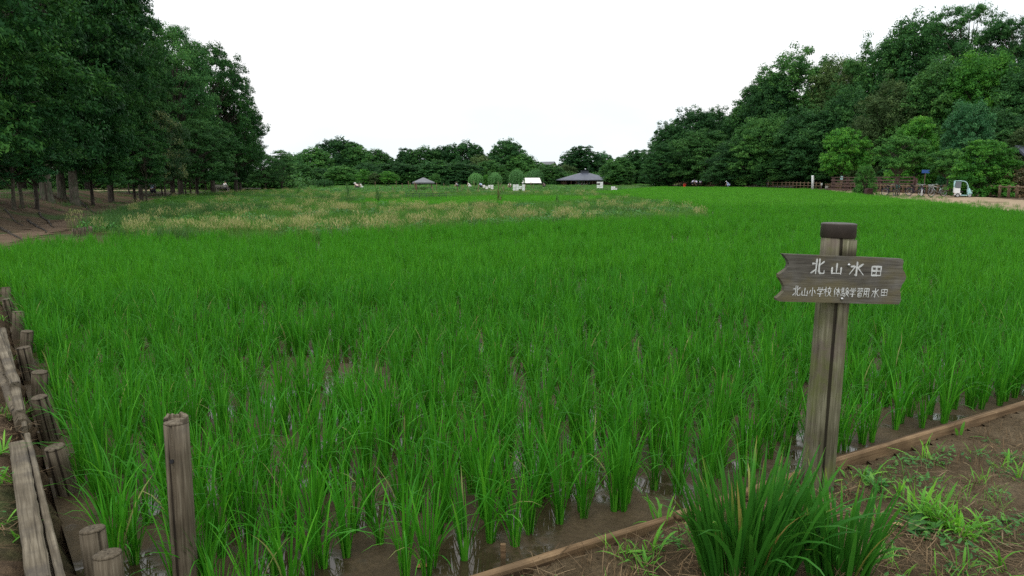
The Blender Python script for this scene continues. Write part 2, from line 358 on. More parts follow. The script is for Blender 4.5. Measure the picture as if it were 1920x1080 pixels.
def edist(poly, P):
    d = np.full(len(P), 1e9); n = len(poly)
    for i in range(n):
        a, b = poly[i], poly[(i + 1) % n]; ab = b - a
        t = np.clip(((P - a) @ ab) / (ab @ ab), 0, 1); q = a + t[:, None] * ab
        d = np.minimum(d, np.hypot(*(P - q).T))
    return d
_td = np.array([0, 10, 15, 18.75, 22.4, 30, 47, 60, 80, 200]); _tx = np.array([-4.2, -9.8, -12.5, -13.9, -15.6, -18.2, -26.3, -31, -36, -85])
_fd = np.array([0, 55, 75, 85, 100, 118, 147, 200, 400]); _fx = np.array([42, 42, 43.5, 47, 48, 46, 36, 38, 60])
def lump(x, y, s, seed):
    r = np.random.RandomState(seed); z = np.zeros_like(x)
    for k in range(5):
        a = r.uniform(0, 2 * PI); f = s * (1.7 ** k); z += np.sin((x * math.cos(a) + y * math.sin(a)) * f + r.uniform(0, 6)) / (1.7 ** k)
    return z / 2.4
def height(P):
    x, y = P[:, 0], P[:, 1]
    xt = np.interp(y, _td, _tx); h = 0.70 * sstep(0.2, 3.4, xt - x) * (1 - sstep(42, 75, y)) + 0.12 * sstep(0, 4, xt - x)
    xf = np.interp(y, _fd, _fx)
    h += 0.30 * np.clip(x - xf - 5, 0, 45) * (1 - sstep(165, 210, y)) * sstep(20, 60, y)
    h += 0.12 * sstep(-8, 0, x - xf + 6)
    h += 0.02 * lump(x, y, 1.3, 3) * sstep(8, 14, np.hypot(x, y) * 1.0) + 0.018 * lump(x, y, 3.3, 5)
    sl_ = (P - L_PTS[0]) @ np.array([-ld[1], ld[0]]); h += LZ * sstep(0, .2, sl_ - .02) * (1 - sstep(9, 18, y)) * (x < -.6)
    d = edist(PADDY, P); ins = inside(PADDY, P)
    h = np.where(ins, -0.30, h)
    return h
def hz(x, y): return float(height(np.array([[x, y]]))[0])
def axis_pts(lo, hi, fine_lo, fine_hi, fine, grow):
    a = list(np.arange(fine_lo, fine_hi, fine)); s = fine; v = a[-1]
    while v < hi: s *= grow; v += s; a.append(v)
    s = fine; v = a[0]; left = []
    while v > lo: s *= grow; v -= s; left.append(v)
    return np.array(left[::-1] + a)
def sheet(name, xs, ys, mat, hf, mask=None):
    X, Y = np.meshgrid(xs, ys); P = np.stack([X.ravel(), Y.ravel()], 1); Z = hf(P)
    nx, ny = len(xs), len(ys); i = np.arange(nx * ny).reshape(ny, nx)
    F = np.stack([i[:-1, :-1], i[:-1, 1:], i[1:, 1:], i[1:, :-1]], -1).reshape(-1, 4)
    if mask is not None:
        ok = mask(P); F = F[ok[F].all(1)]
    me = np_mesh(name, np.column_stack([P, Z]), F, True)
    return link(name, me, mat)
xs = axis_pts(-1500, 1500, -5, 6, 0.09, 1.035); ys = axis_pts(-60, 2500, -1.5, 8, 0.09, 1.03)
tag(sheet('ground', xs, ys, M['ground'], height), kind='structure')
# paddy mud, one flat filled polygon
def fill(name, poly, z, mat):
    bm = bmesh.new(); f = bm.faces.new([bm.verts.new((p[0], p[1], z)) for p in poly])
    bmesh.ops.triangulate(bm, faces=[f]); bmesh.ops.recalc_face_normals(bm, faces=bm.faces)
    me = bpy.data.meshes.new(name); bm.to_mesh(me); bm.free()
    if len(me.polygons) and me.polygons[0].normal.z < 0: me.flip_normals()
    return link(name, me, mat)
MUDZ = -0.03
def grow(poly, m):
    c = poly.mean(0); return c + (poly - c) * (1 + m)
tag(fill('paddy_water', PADDY, MUDZ, M['mud']), kind='structure')
# sheets draped a little above the ground
def drape(name, poly, mat, step, off):
    poly = np.array(poly); lo, hi = poly.min(0), poly.max(0)
    xs = np.arange(lo[0] - step, hi[0] + 2 * step, step); ys = np.arange(lo[1] - step, hi[1] + 2 * step, step)
    return tag(sheet(name, xs, ys, mat, lambda P: height(P) + off, lambda P: inside(poly, P) & ~inside(PADDY, P)), kind='structure')
NEAR_SOIL = [K0 - kd * 3.5 , K0 + kd * 14, K0 + kd * 14 - kn * 8, K0 - kd * 3.5 - kn * 3.5]
drape('soil', NEAR_SOIL, M['near_soil'], 0.07, 0.012)
LEFT_PATH = [G(-400, 560), G(0, 497), G(70, 449), G(140, 433), G(215, 406), G(262, 386), G(310, 377), G(290, 371), G(240, 377), G(170, 401), G(60, 423), G(0, 440), G(-400, 480)]
drape('dirt_path', LEFT_PATH, M['path_left'], 0.4, 0.012)
rl = [G(1548, 355, RT), G(1640, 364, RT), G(1760, 374, RT), G(1920, 387, RT), G(2200, 409, RT)]
ru = [G(2200, 392, .12), G(1920, 375, .12), G(1850, 370, .12), G(1760, 365.5, .12), G(1690, 359, .16), G(1645, 353.5, .3), G(1600, 351, .35), G(1560, 351.5, .3)]
drape('gravel_path', rl + ru, M['path_right'], 0.5, 0.014)
MEADOW = np.array([G(135, 434, 0.0)] + far_left[4:] + back[:4] + [G(1110, 362, .1), G(640, 366, 0), G(560, 357, 0), G(470, 361, 0), G(330, 372, 0), G(265, 388, 0), G(215, 407, 0)])
drape('meadow', MEADOW, M['meadow'], 0.5, 0.008)
GARDEN = np.array([G(560, 355.5, 0), G(640, 364, 0), G(900, 362, 0), G(1110, 361, .1), G(1180, 356, .1), G(1235, 350, .1), G(1235, 345.6, 0), G(700, 345.6, 0), G(560, 350, 0)])
drape('garden_plots', GARDEN, M['garden'], 1.0, 0.02)

# ------------------------------------------------------------------ blades and tufts (numpy)
def blades(rng, base, az, tilt, curl, L, Wd, seg=6, twist=0.0, tint=None, prof='rice'):
    """ribbons: base (n,3), azimuth, start tilt from vertical, extra bend along the blade, length, width"""
    n = len(base); t = np.linspace(0, 1, seg + 1)
    ang = tilt[:, None] + curl[:, None] * t[None, :] ** 1.6
    ds = (L / seg)[:, None]
    r = np.concatenate([np.zeros((n, 1)), np.cumsum(np.sin((ang[:, 1:] + ang[:, :-1]) / 2) * ds, 1)], 1)
    z = np.concatenate([np.zeros((n, 1)), np.cumsum(np.cos((ang[:, 1:] + ang[:, :-1]) / 2) * ds, 1)], 1)
    dx, dy = np.cos(az)[:, None], np.sin(az)[:, None]
    cx = base[:, :1] + r * dx; cy = base[:, 1:2] + r * dy; cz = base[:, 2:3] + z
    if prof == 'rice': w = np.interp(t, [0, 0.3, 0.6, 0.85, 1], [0.45, 0.8, 1.0, 0.6, 0.04])
    elif prof == 'sword': w = np.interp(t, [0, 0.4, 0.75, 0.92, 1], [0.75, 1.0, 0.85, 0.45, 0.03])
    else: w = np.interp(t, [0, 0.7, 1], [1, 1, 0.5])
    w = w[None, :] * Wd[:, None] / 2
    tw = az + PI / 2 + twist
    wx, wy = np.cos(tw)[:, None] * w, np.sin(tw)[:, None] * w
    A = np.stack([cx - wx, cy - wy, cz], -1); B = np.stack([cx + wx, cy + wy, cz], -1)
    V = np.stack([A, B], 2).reshape(n, (seg + 1) * 2, 3)
    k = np.arange(seg) * 2; f = np.stack([k, k + 1, k + 3, k + 2], 1)
    F = (f[None] + (np.arange(n) * (seg + 1) * 2)[:, None, None]).reshape(-1, 4)
    if tint is None: tint = rng.uniform(0, 1, n)
    T = tint if tint.ndim == 2 else np.repeat(tint[:, None], seg + 1, 1)
    T = np.repeat(T, 2, 1).ravel()
    return V.reshape(-1, 3), F, T
def join(parts):
    Vs, Fs, Ts, o = [], [], [], 0
    for V, F, T in parts: Vs.append(V); Fs.append(F + o); Ts.append(T); o += len(V)
    return np.concatenate(Vs), np.concatenate(Fs), np.concatenate(Ts)
def rice_tuft(seed, n=30, h=0.5, spread=1.0):
    r = np.random.RandomState(seed); a = r.uniform(0, 2 * PI, n); rad = 0.017 * np.sqrt(r.uniform(0, 1, n))
    base = np.stack([np.cos(a) * rad, np.sin(a) * rad, np.zeros(n)], 1)
    az = a + r.normal(0, 0.5, n); tilt = np.abs(r.normal(0.10, 0.09, n)) * spread; curl = np.abs(r.normal(0.38, 0.36, n)) * spread
    bend = r.uniform(0, 1, n) < 0.28; curl[bend] += r.uniform(0.7, 2.0, bend.sum())
    L = h * r.uniform(0.62, 1.15, n)
    p1 = blades(r, base, az, tilt, curl, L, r.uniform(0.0048, 0.0088, n), 7, r.normal(0, 0.5, n), np.where(r.uniform(size=n) < .005, 1.0, r.beta(1.6, 2.6, n) * .92))
    m = 9; a = r.uniform(0, 2 * PI, m); b2 = np.stack([np.cos(a) * .015, np.sin(a) * .015, np.zeros(m)], 1)      # short pale sheaths
    p2 = blades(r, b2, a, np.full(m, .08), np.full(m, .1), h * r.uniform(.22, .38, m), np.full(m, .007), 3, 0.0, r.uniform(.72, .95, m), 'flat')
    return join([p1, p2])
def grass_tuft(seed, n, rad, h, w, tilt, curl, seg=4, tint=(2, 2)):
    r = np.random.RandomState(seed); a = r.uniform(0, 2 * PI, n); q = rad * np.sqrt(r.uniform(0, 1, n))
    base = np.stack([np.cos(a) * q, np.sin(a) * q, np.zeros(n)], 1)
    return blades(r, base, r.uniform(0, 2 * PI, n), np.abs(r.normal(tilt, tilt * .6, n)), np.abs(r.normal(curl, curl * .6, n)), h * r.uniform(.55, 1.15, n), w * r.uniform(.6, 1.3, n), seg, r.normal(0, .5, n), r.beta(tint[0], tint[1], n))
def straw_tuft(seed, n=26, rad=.22, h=.62):
    V, F, T = grass_tuft(seed, n, rad, h, .008, .12, .35, 4, (1.2, 2))
    r = np.random.RandomState(seed + 9); m = n * 4                     # tan seed heads: small spikelets near blade tops
    a = r.uniform(0, 2 * PI, m); q = rad * 1.1 * np.sqrt(r.uniform(0, 1, m))
    base = np.stack([np.cos(a) * q, np.sin(a) * q, h * r.uniform(.42, .98, m)], 1)
    P = blades(r, base, r.uniform(0, 6.3, m), np.abs(r.normal(.35, .2, m)), np.full(m, .5), r.uniform(.06, .13, m), r.uniform(.008, .016, m), 2, r.normal(0, 1, m), r.beta(4, 2, m))
    return join([(V, F, T * .38), P])
def herb_tuft(seed, n=60, rad=.2, h=.3, leaf=.06):
    r = np.random.RandomState(seed); a = r.uniform(0, 2 * PI, n); q = rad * np.sqrt(r.uniform(0, 1, n))
    hh = h * np.sqrt(np.clip(1 - (q / rad) ** 2 * .8, 0, 1))
    base = np.stack([np.cos(a) * q, np.sin(a) * q, hh * r.uniform(.2, 1, n)], 1)
    return blades(r, base, r.uniform(0, 6.3, n), r.uniform(.6, 1.5, n), r.uniform(0, .8, n), leaf * r.uniform(.6, 1.4, n), leaf * r.uniform(.3, .6, n), 2, 0.0, r.beta(2, 2, n), 'sword')
def tuft_mesh(name, vft, mat):
    me = np_mesh(name, vft[0], vft[1], True, tint=vft[2]); me.materials.append(mat); return me

def scatter(name, meshes, P, rz, scl, idx, label, cat, tilt=None):
    """one 'stuff' object whose geometry nodes set copies of the meshes on its points"""
    n = len(P); me = bpy.data.meshes.new(name); me.vertices.add(n); me.vertices.foreach_set('co', np.asarray(P, np.float32).ravel())
    rot = np.zeros((n, 3), np.float32); rot[:, 2] = rz
    if tilt is not None: rot[:, :2] = tilt
    me.attributes.new('rot', 'FLOAT_VECTOR', 'POINT').data.foreach_set('vector', rot.ravel())
    scl = np.asarray(scl, np.float32)
    if scl.ndim == 1: scl = np.repeat(scl[:, None], 3, 1)
    me.attributes.new('scl', 'FLOAT_VECTOR', 'POINT').data.foreach_set('vector', np.ascontiguousarray(scl).ravel())
    me.attributes.new('pick', 'INT', 'POINT').data.foreach_set('value', np.asarray(idx, np.int32))
    for m in meshes: me.materials.append(m.materials[0])
    o = bpy.data.objects.new(name, me); C.objects.link(o); tag(o, label, cat, None, 'stuff')
    g = bpy.data.node_groups.new(name + '_copies', 'GeometryNodeTree')
    g.interface.new_socket('Geometry', in_out='INPUT', socket_type='NodeSocketGeometry'); g.interface.new_socket('Geometry', in_out='OUTPUT', socket_type='NodeSocketGeometry')
    N, Lk = g.nodes, g.links
    gi = N.new('NodeGroupInput'); go = N.new('NodeGroupOutput'); ip = N.new('GeometryNodeInstanceOnPoints'); jn = N.new('GeometryNodeJoinGeometry')
    for k, m in enumerate(meshes):
        src = bpy.data.objects.new('%s_source' % name, m); oi = N.new('GeometryNodeObjectInfo'); oi.inputs['Object'].default_value = src; oi.inputs['As Instance'].default_value = False
        gt = N.new('GeometryNodeGeometryToInstance'); Lk.new(oi.outputs['Geometry'], gt.inputs[0]); Lk.new(gt.outputs[0], jn.inputs[0])
    def named(a, t):
        x = N.new('GeometryNodeInputNamedAttribute'); x.data_type = t; x.inputs['Name'].default_value = a; return x.outputs['Attribute']
    er = N.new('FunctionNodeEulerToRotation'); Lk.new(named('rot', 'FLOAT_VECTOR'), er.inputs[0])
    Lk.new(gi.outputs[0], ip.inputs['Points']); Lk.new(jn.outputs[0], ip.inputs['Instance']); ip.inputs['Pick Instance'].default_value = True
    Lk.new(named('pick', 'INT'), ip.inputs['Instance Index']); Lk.new(er.outputs[0], ip.inputs['Rotation']); Lk.new(named('scl', 'FLOAT_VECTOR'), ip.inputs['Scale'])
    Lk.new(ip.outputs[0], go.inputs[0])
    md = o.modifiers.new('copies', 'NODES'); md.node_group = g
    return o
def in_view(P, margin=1.0):
    return (np.abs(P[:, 0]) < 0.745 * P[:, 1] + margin) & (P[:, 1] > 1.1)

# ------------------------------------------------------------------ rice
R = np.random.RandomState(11)
rice_meshes = [tuft_mesh('rice_tuft', rice_tuft(100 + i, R.randint(22, 34), R.uniform(.36, .44), R.uniform(.65, 1.1)), M['rice']) for i in range(10)]
# a patch for the far field: a square metre of tufts
def patch(seed, size, ntuft, w, hmul=1.0, nb=14):
    r = np.random.RandomState(seed); parts = []
    n = ntuft * nb; b0 = r.uniform(-size / 2, size / 2, (ntuft, 2)); base = np.repeat(b0, nb, 0) + r.normal(0, .03, (n, 2))
    base = np.column_stack([base, np.zeros(n)])
    curl = np.abs(r.normal(.5, .4, n)); curl[r.uniform(size=n) < .35] += 1.1
    return blades(r, base, r.uniform(0, 6.3, n), np.abs(r.normal(.12, .1, n)), curl, .43 * hmul * r.uniform(.6, 1.15, n), w * r.uniform(.7, 1.3, n), 4, r.normal(0, .5, n), r.beta(2, 3, n))
patch_mid = [tuft_mesh('rice_patch', patch(300 + i, 1.1, 34, .012), M['rice_far']) for i in range(5)]
patch_far = [tuft_mesh('rice_patch', patch(320 + i, 2.6, 130, .022, 1.0, 10), M['rice']) for i in range(4)]
# rows parallel to the kerb
rows = []
u = np.arange(-9, 26, .105); v = np.arange(.26, 20, .225)
U, Vv = np.meshgrid(u, v); U = U + R.normal(0, .035, U.shape) + (np.arange(len(v)) % 2)[:, None] * .06; Vv = Vv + R.normal(0, .04, Vv.shape)
P = K0 + U.ravel()[:, None] * kd + Vv.ravel()[:, None] * kn
u2 = np.arange(2.15, 12, .12); P = np.concatenate([P, K0 + (u2 + R.normal(0, .03, len(u2)))[:, None] * kd + R.uniform(.13, .19, len(u2))[:, None] * kn])
keep = inside(PADDY, P) & (edist(PADDY, P) > .12) & in_view(P, 2.5) & (P[:, 1] < 14.5)
P = P[keep]
gap = lump(P[:, 0], P[:, 1], 1.5, 21) + .5 * lump(P[:, 0], P[:, 1], 3.7, 22)
P = P[(R.uniform(size=len(P)) < np.where(gap > .5, .42, np.where(gap > .2, .82, .96)))]
P = P[np.argsort(np.hypot(P[:, 0], P[:, 1]) + 100.0 * ~(in_view(P, .1) & (P[:, 1] > 2.0)))]
def dens_scale(P): return 1.0 + .10 * lump(P[:, 0], P[:, 1], .8, 31)
RS = dens_scale(P) * R.uniform(.82, 1.12, len(P)); RZ = R.uniform(0, 6.28, len(P)); RI = R.randint(0, 10, len(P))
NIND = 300
RLAB = ['green rice plant in the first row beside the wooden kerb', 'green rice plant standing in muddy water of the front rows']
for i in range(NIND):
    o = link('rice_plant', rice_meshes[RI[i]], None, None, (P[i, 0], P[i, 1], MUDZ - .01), RZ[i]); o.scale = (RS[i], RS[i], RS[i])
    first = (P[i] - K0) @ kn < .27
    tag(o, RLAB[0 if first else 1], 'rice plant', 'rice plants beside the kerb' if first else 'rice plants in the front rows')
def z3(P, z): return np.column_stack([P, np.full(len(P), z) if np.isscalar(z) else z])
Pn = P[NIND:]
# middle distance: single tufts, thinning
xs_ = []
for d0, d1, sp in ((14.3, 24, .2), (24, 36, .24)):
    n = int((d1 - d0) * 1.5 * d1 / sp ** 2)
    Q = np.column_stack([R.uniform(-.8 * d1, .8 * d1, n), R.uniform(d0, d1, n)]); xs_.append(Q)
Q = np.concatenate(xs_); Q = Q[inside(PADDY, Q) & (edist(PADDY, Q) > .1) & in_view(Q, 4)]
gq = lump(Q[:, 0], Q[:, 1], 1.5, 21); Q = Q[R.uniform(size=len(Q)) < np.where(gq > .5, .8, 1)]
PA = np.concatenate([Pn, Q]); n = len(PA)
sc = dens_scale(PA) * R.uniform(.8, 1.12, n)
nr_ = PA[:, 1] < 9 + 2 * lump(PA[:, 0], PA[:, 1], .6, 77)
rice_mids = [m.copy() for m in rice_meshes]
for m in rice_mids: m.materials.clear(); m.materials.append(M['rice_mid'])
for sel_, nm_, ms_, lab_ in ((nr_, 'rice_field', rice_meshes, 'deep green rice standing close behind the front rows'), (~nr_, 'rice_field_middle', rice_mids, 'even bright green rice carpet across the middle of the paddy')):
    q = PA[sel_]; n = len(q); scatter(nm_, ms_, z3(q, MUDZ - .01), R.uniform(0, 6.28, n), sc[sel_], R.randint(0, 10, n), lab_, 'rice')
far_pts, far_i, far_s = [], [], []
for d0, d1, sp in ((34, 160, .95),):
    a = np.arange(-5, 110, sp); b = np.arange(d0, d1, sp); A2, B2 = np.meshgrid(a, b)
    Q = np.column_stack([A2.ravel(), B2.ravel()]) + R.uniform(-.3, .3, (A2.size, 2))
Q = Q[inside(PADDY, Q) & (edist(PADDY, Q) > .3) & in_view(Q, 7)]
n = len(Q); scatter('rice_field_far', patch_mid, z3(Q, MUDZ), R.uniform(0, 6.28, n), np.column_stack([np.ones(n), np.ones(n), dens_scale(Q) * R.uniform(.88, 1.08, n)]), R.randint(0, 5, n), 'far part of the bright green rice paddy reaching to the fence', 'rice')
a = np.arange(-40, 40, 1.0); b = np.arange(30, 80, 1.0); A2, B2 = np.meshgrid(a, b)
Q = np.column_stack([A2.ravel(), B2.ravel()]) + R.uniform(-.3, .3, (A2.size, 2)); Q = Q[inside(STRIP, Q)]
n = len(Q); scatter('rice_strip', patch_mid, z3(Q, -.05), R.uniform(0, 6.28, n), np.column_stack([np.ones(n), np.ones(n), R.uniform(.7, .95, n)]), R.randint(0, 5, n), 'narrow strip of young rice behind the tan meadow grass', 'rice')

# ------------------------------------------------------------------ meadow: fallow grass, tan heads, herbs
straws = [tuft_mesh('straw_tuft', straw_tuft(400 + i, 26, .24, R.uniform(.5, .62)), M['straw']) for i in range(4)]
greens = [tuft_mesh('meadow_tuft', grass_tuft(410 + i, 60, .28, .42, .010, .25, .6), M['grass_green']) for i in range(4)]
sedges = [tuft_mesh('sedge_tuft', grass_tuft(420 + i, 60, .28, .46, .010, .18, .6), M['grass_dark']) for i in range(3)]
herbs = [tuft_mesh('herb_tuft', herb_tuft(430 + i, 80, .3, .34, .09), M['herb']) for i in range(4)]
def rnd(poly, n):
    poly = np.array(poly); lo, hi = poly.min(0), poly.max(0)
    Q = np.column_stack([R.uniform(lo[0], hi[0], n), R.uniform(lo[1], hi[1], n)]); return Q[inside(poly, Q)]
def pix(P, z=0.1):
    """photo row/column of ground points, only used to lay out the meadow's bands where they lie on the ground"""
    X = P[:, 0]; Y = P[:, 1]; Z = z - CAMZ
    dep = Y * _c - Z * _s; up = Y * _s + Z * _c
    return 960 + FPX * X / dep, 540 - FPX * up / dep
Q = rnd(MEADOW, 34000); Q = Q[in_view(Q, 7) & ~inside(STRIP, Q)]
L1 = lump(Q[:, 0], Q[:, 1] * .8, .55, 41); L2 = lump(Q[:, 0], Q[:, 1], .9, 42); L3 = lump(Q[:, 0], Q[:, 1], .35, 43)
dpt = Q[:, 1]; edge = edist(PADDY, Q)
# bands that run across: a tan belt just behind the rice, greener behind, tan again further
belt = np.exp(-((edge - 2.2) / 1.9) ** 2) * .95 + .55 * np.exp(-((dpt - 30 - .15 * Q[:, 0]) / 2.0) ** 2) * (Q[:, 0] < 0)
tan = sstep(.25, .95, L1 * .45 + belt - .02 + .35 * lump(Q[:, 0], Q[:, 1], 2.3, 47))
tan *= np.where(Q[:, 0] > 1.0, .45, 1) * np.where(Q[:, 0] > 3, .3, 1) * np.where(Q[:, 0] < -8.5, .55, 1) * np.where(Q[:, 0] < -11.5, .4, 1) * np.where(dpt > 34, .5, 1) * .46
tan = np.maximum(tan, .02); kindr = R.uniform(size=len(Q)); is_tan = kindr < tan * .85
is_herb = ~is_tan & (L2 > .35) & (R.uniform(size=len(Q)) < .6); is_sed = ~is_tan & ~is_herb & ((L3 < -.6) | (Q[:, 0] < -11) & (dpt < 34)) 
is_grn = ~is_tan & ~is_herb & ~is_sed
bare = (edist(np.array([G(1180, 384, 0), G(1345, 397, 0), G(1330, 391, 0), G(1230, 383, 0)]), Q) < .9) & (R.uniform(size=len(Q)) < .75)
for nm, sel, ms, lab, cat, hs in (('dry_grass', is_tan, straws, 'tan seeding grass in a ragged belt behind the rice', 'dry grass', (.6, 1.0)), ('meadow_grass', is_grn, greens, 'soft green grass of the fallow meadow', 'grass', (.5, 1.0)),
                         ('sedge_grass', is_sed, sedges, 'dark green sedge growing at the shaded side of the meadow', 'grass', (.6, 1.1)), ('meadow_herbs', is_herb, herbs, 'low broad-leaved herbs in patches of the meadow', 'herbs', (.6, 1.1))):
    q = Q[sel & ~bare]; n = len(q)
    scatter(nm, ms, z3(q, height(q) + .0), R.uniform(0, 6.28, n), R.uniform(hs[0], hs[1], n), R.randint(0, len(ms), n), lab, cat)
drape('bare_soil', [G(1225, 384, 0), G(1260, 388, 0), G(1345, 397, 0), G(1290, 396, 0), G(1235, 391, 0)], M['garden'], .3, .03)
drape('bare_soil', [G(1080, 371, 0), G(1130, 373, 0), G(1150, 377, 0), G(1100, 375, 0)], M['garden'], .4, .03)
# garden plots: leafy crops in rows, lighter grass between
crops = [tuft_mesh('crop_tuft', herb_tuft(450 + i, 120, .55, R.uniform(.22, .36), .15), M['herb']) for i in range(5)]
gr = [tuft_mesh('plot_grass_tuft', grass_tuft(460 + i, 70, .6, .32, .022, .3, .6, 3), M['grass_green']) for i in range(3)]
Q = rnd(GARDEN, 30000); Q = Q[in_view(Q, 2)]
for bx_, by_ in ((XatD(973, 86), 86), (XatD(915, 98), 98), (XatD(1125, 110), 110), (XatD(1152, 91), 91), (XatD(794, 100), 100)): Q = Q[~((np.abs(Q[:, 0] - bx_) < 1.8) & (Q[:, 1] < by_ + .5) & (Q[:, 1] > by_ - 13))]
L1 = lump(Q[:, 0] * .5, Q[:, 1], .35, 51); L2 = lump(Q[:, 0], Q[:, 1], .2, 52)
keepc = (R.uniform(size=len(Q)) < np.where(L1 > 0, .5, .12) * np.clip(90 / Q[:, 1], .3, 1))
q = Q[keepc]; n = len(q); scatter('garden_crops', crops, z3(q, height(q)), R.uniform(0, 6.28, n), R.uniform(.5, 1.3, n) * np.where(L2[keepc] > .2, 1.2, .8) * np.where(q[:, 1] > 105, .6, 1), R.randint(0, 5, n), 'leafy vegetable crops on the allotment plots before the pavilion', 'crops')
keepg = ~keepc & (R.uniform(size=len(Q)) < .35 * np.clip(90 / Q[:, 1], .3, 1)); q = Q[keepg]; n = len(q)
scatter('garden_grass', gr, z3(q, height(q)), R.uniform(0, 6.28, n), R.uniform(.5, 1.2, n) * np.where(q[:, 1] > 105, .6, 1), R.randint(0, 3, n), 'bright grass on the ridges between the allotment plots', 'grass')
# grass on the left bank and along the verges
bank = [tuft_mesh('bank_grass_tuft', grass_tuft(470 + i, 36, .22, .16, .009, .5, .7, 3), M['grass_dark']) for i in range(3)]
BANKP = [G(-300, 470, 0), G(60, 436, 0), G(150, 418, .1), G(230, 395, 0), G(330, 374, 0), G(470, 362, 0), G(470, 352, 0), G(200, 352, .3), G(-300, 380, .6)]
Q = rnd(BANKP, 9000); Q = Q[in_view(Q, 3) & ~inside(np.array(LEFT_PATH), Q)]; L1 = lump(Q[:, 0], Q[:, 1], .5, 61); Q = Q[R.uniform(size=len(Q)) < np.where(L1 > .1, .8, .12)]
n = len(Q); scatter('bank_grass', bank, z3(Q, height(Q)), R.uniform(0, 6.28, n), R.uniform(.6, 1.5, n), R.randint(0, 3, n), 'thin dark grass on the shaded root-covered bank', 'grass')
VERGE = [G(1500, 352.5, .1), G(1645, 362, .1), G(1760, 371, .1), G(1920, 384, .1), G(2150, 402, .1), G(2150, 407, .2), G(1920, 388, .2), G(1760, 375, .2), G(1640, 365, .2), G(1500, 355, .2)]
Q = rnd(VERGE, 2500); n = len(Q); scatter('verge_grass', greens, z3(Q, height(Q)), R.uniform(0, 6.28, n), R.uniform(.3, .7, n), R.randint(0, 4, n), 'short grass on the verge between rice and tan path', 'grass')
FARG = [G(300, 362, 0), G(560, 356, 0), G(700, 347, 0), G(1240, 345.5, 0), G(1300, 349, .1), G(1560, 350, .1), G(1620, 346, .1), G(1300, 343.5, 0), G(500, 344, 0), G(250, 350, 0)]
Q = rnd(FARG, 9000); Q = Q[in_view(Q, 3)]; n = len(Q)
scatter('far_grass', gr, z3(Q, height(Q)), R.uniform(0, 6.28, n), R.uniform(.4, .9, n), R.randint(0, 3, n), 'rough grass at the foot of the far treeline', 'grass')

# ------------------------------------------------------------------ trees
def tubes_np(paths, radii, n=6):
    Vs, Fs, o = [], [], 0
    for p, r in zip(paths, radii):
        p = np.asarray(p); k = len(p); t = np.gradient(p, axis=0); t /= np.linalg.norm(t, axis=1)[:, None] + 1e-9
        ref = np.array([1., 0, 0]) if abs(t[0][0]) < .8 else np.array([0, 1., 0])
        a = np.linspace(0, 2 * PI, n, endpoint=False); rings = []
        for i in range(k):
            b = ref - t[i] * (ref @ t[i]); b /= np.linalg.norm(b); c = np.cross(t[i], b)
            rings.append(p[i] + r[i] * (np.cos(a)[:, None] * b + np.sin(a)[:, None] * c))
        Vs.append(np.concatenate(rings)); i = np.arange(k - 1)[:, None] * n; j = np.arange(n)[None]
        Fs.append(np.stack([i + j, i + (j + 1) % n, i + n + (j + 1) % n, i + n + j], -1).reshape(-1, 4) + o); o += k * n
    return np.concatenate(Vs), np.concatenate(Fs)
def leaves_np(rng, C0, Nrm, size, tint, slender=.5, droop=0.0):
    """diamond leaves at C0 with normals Nrm"""
    n = len(C0); Nrm = Nrm / (np.linalg.norm(Nrm, axis=1)[:, None] + 1e-9)
    a = rng.normal(0, 1, (n, 3)); a[:, 2] -= droop; T = a - Nrm * (a * Nrm).sum(1)[:, None]; T /= np.linalg.norm(T, axis=1)[:, None] + 1e-9
    B = np.cross(Nrm, T); s = size[:, None]
    V = np.stack([C0 - T * s * .5, C0 + B * s * slender * .5 - T * s * .05 + Nrm * s * .06, C0 + T * s * .5, C0 - B * s * slender * .5 - T * s * .05 + Nrm * s * .06], 1)
    return V.reshape(-1, 3), np.arange(n * 4).reshape(n, 4), np.repeat(tint, 4)
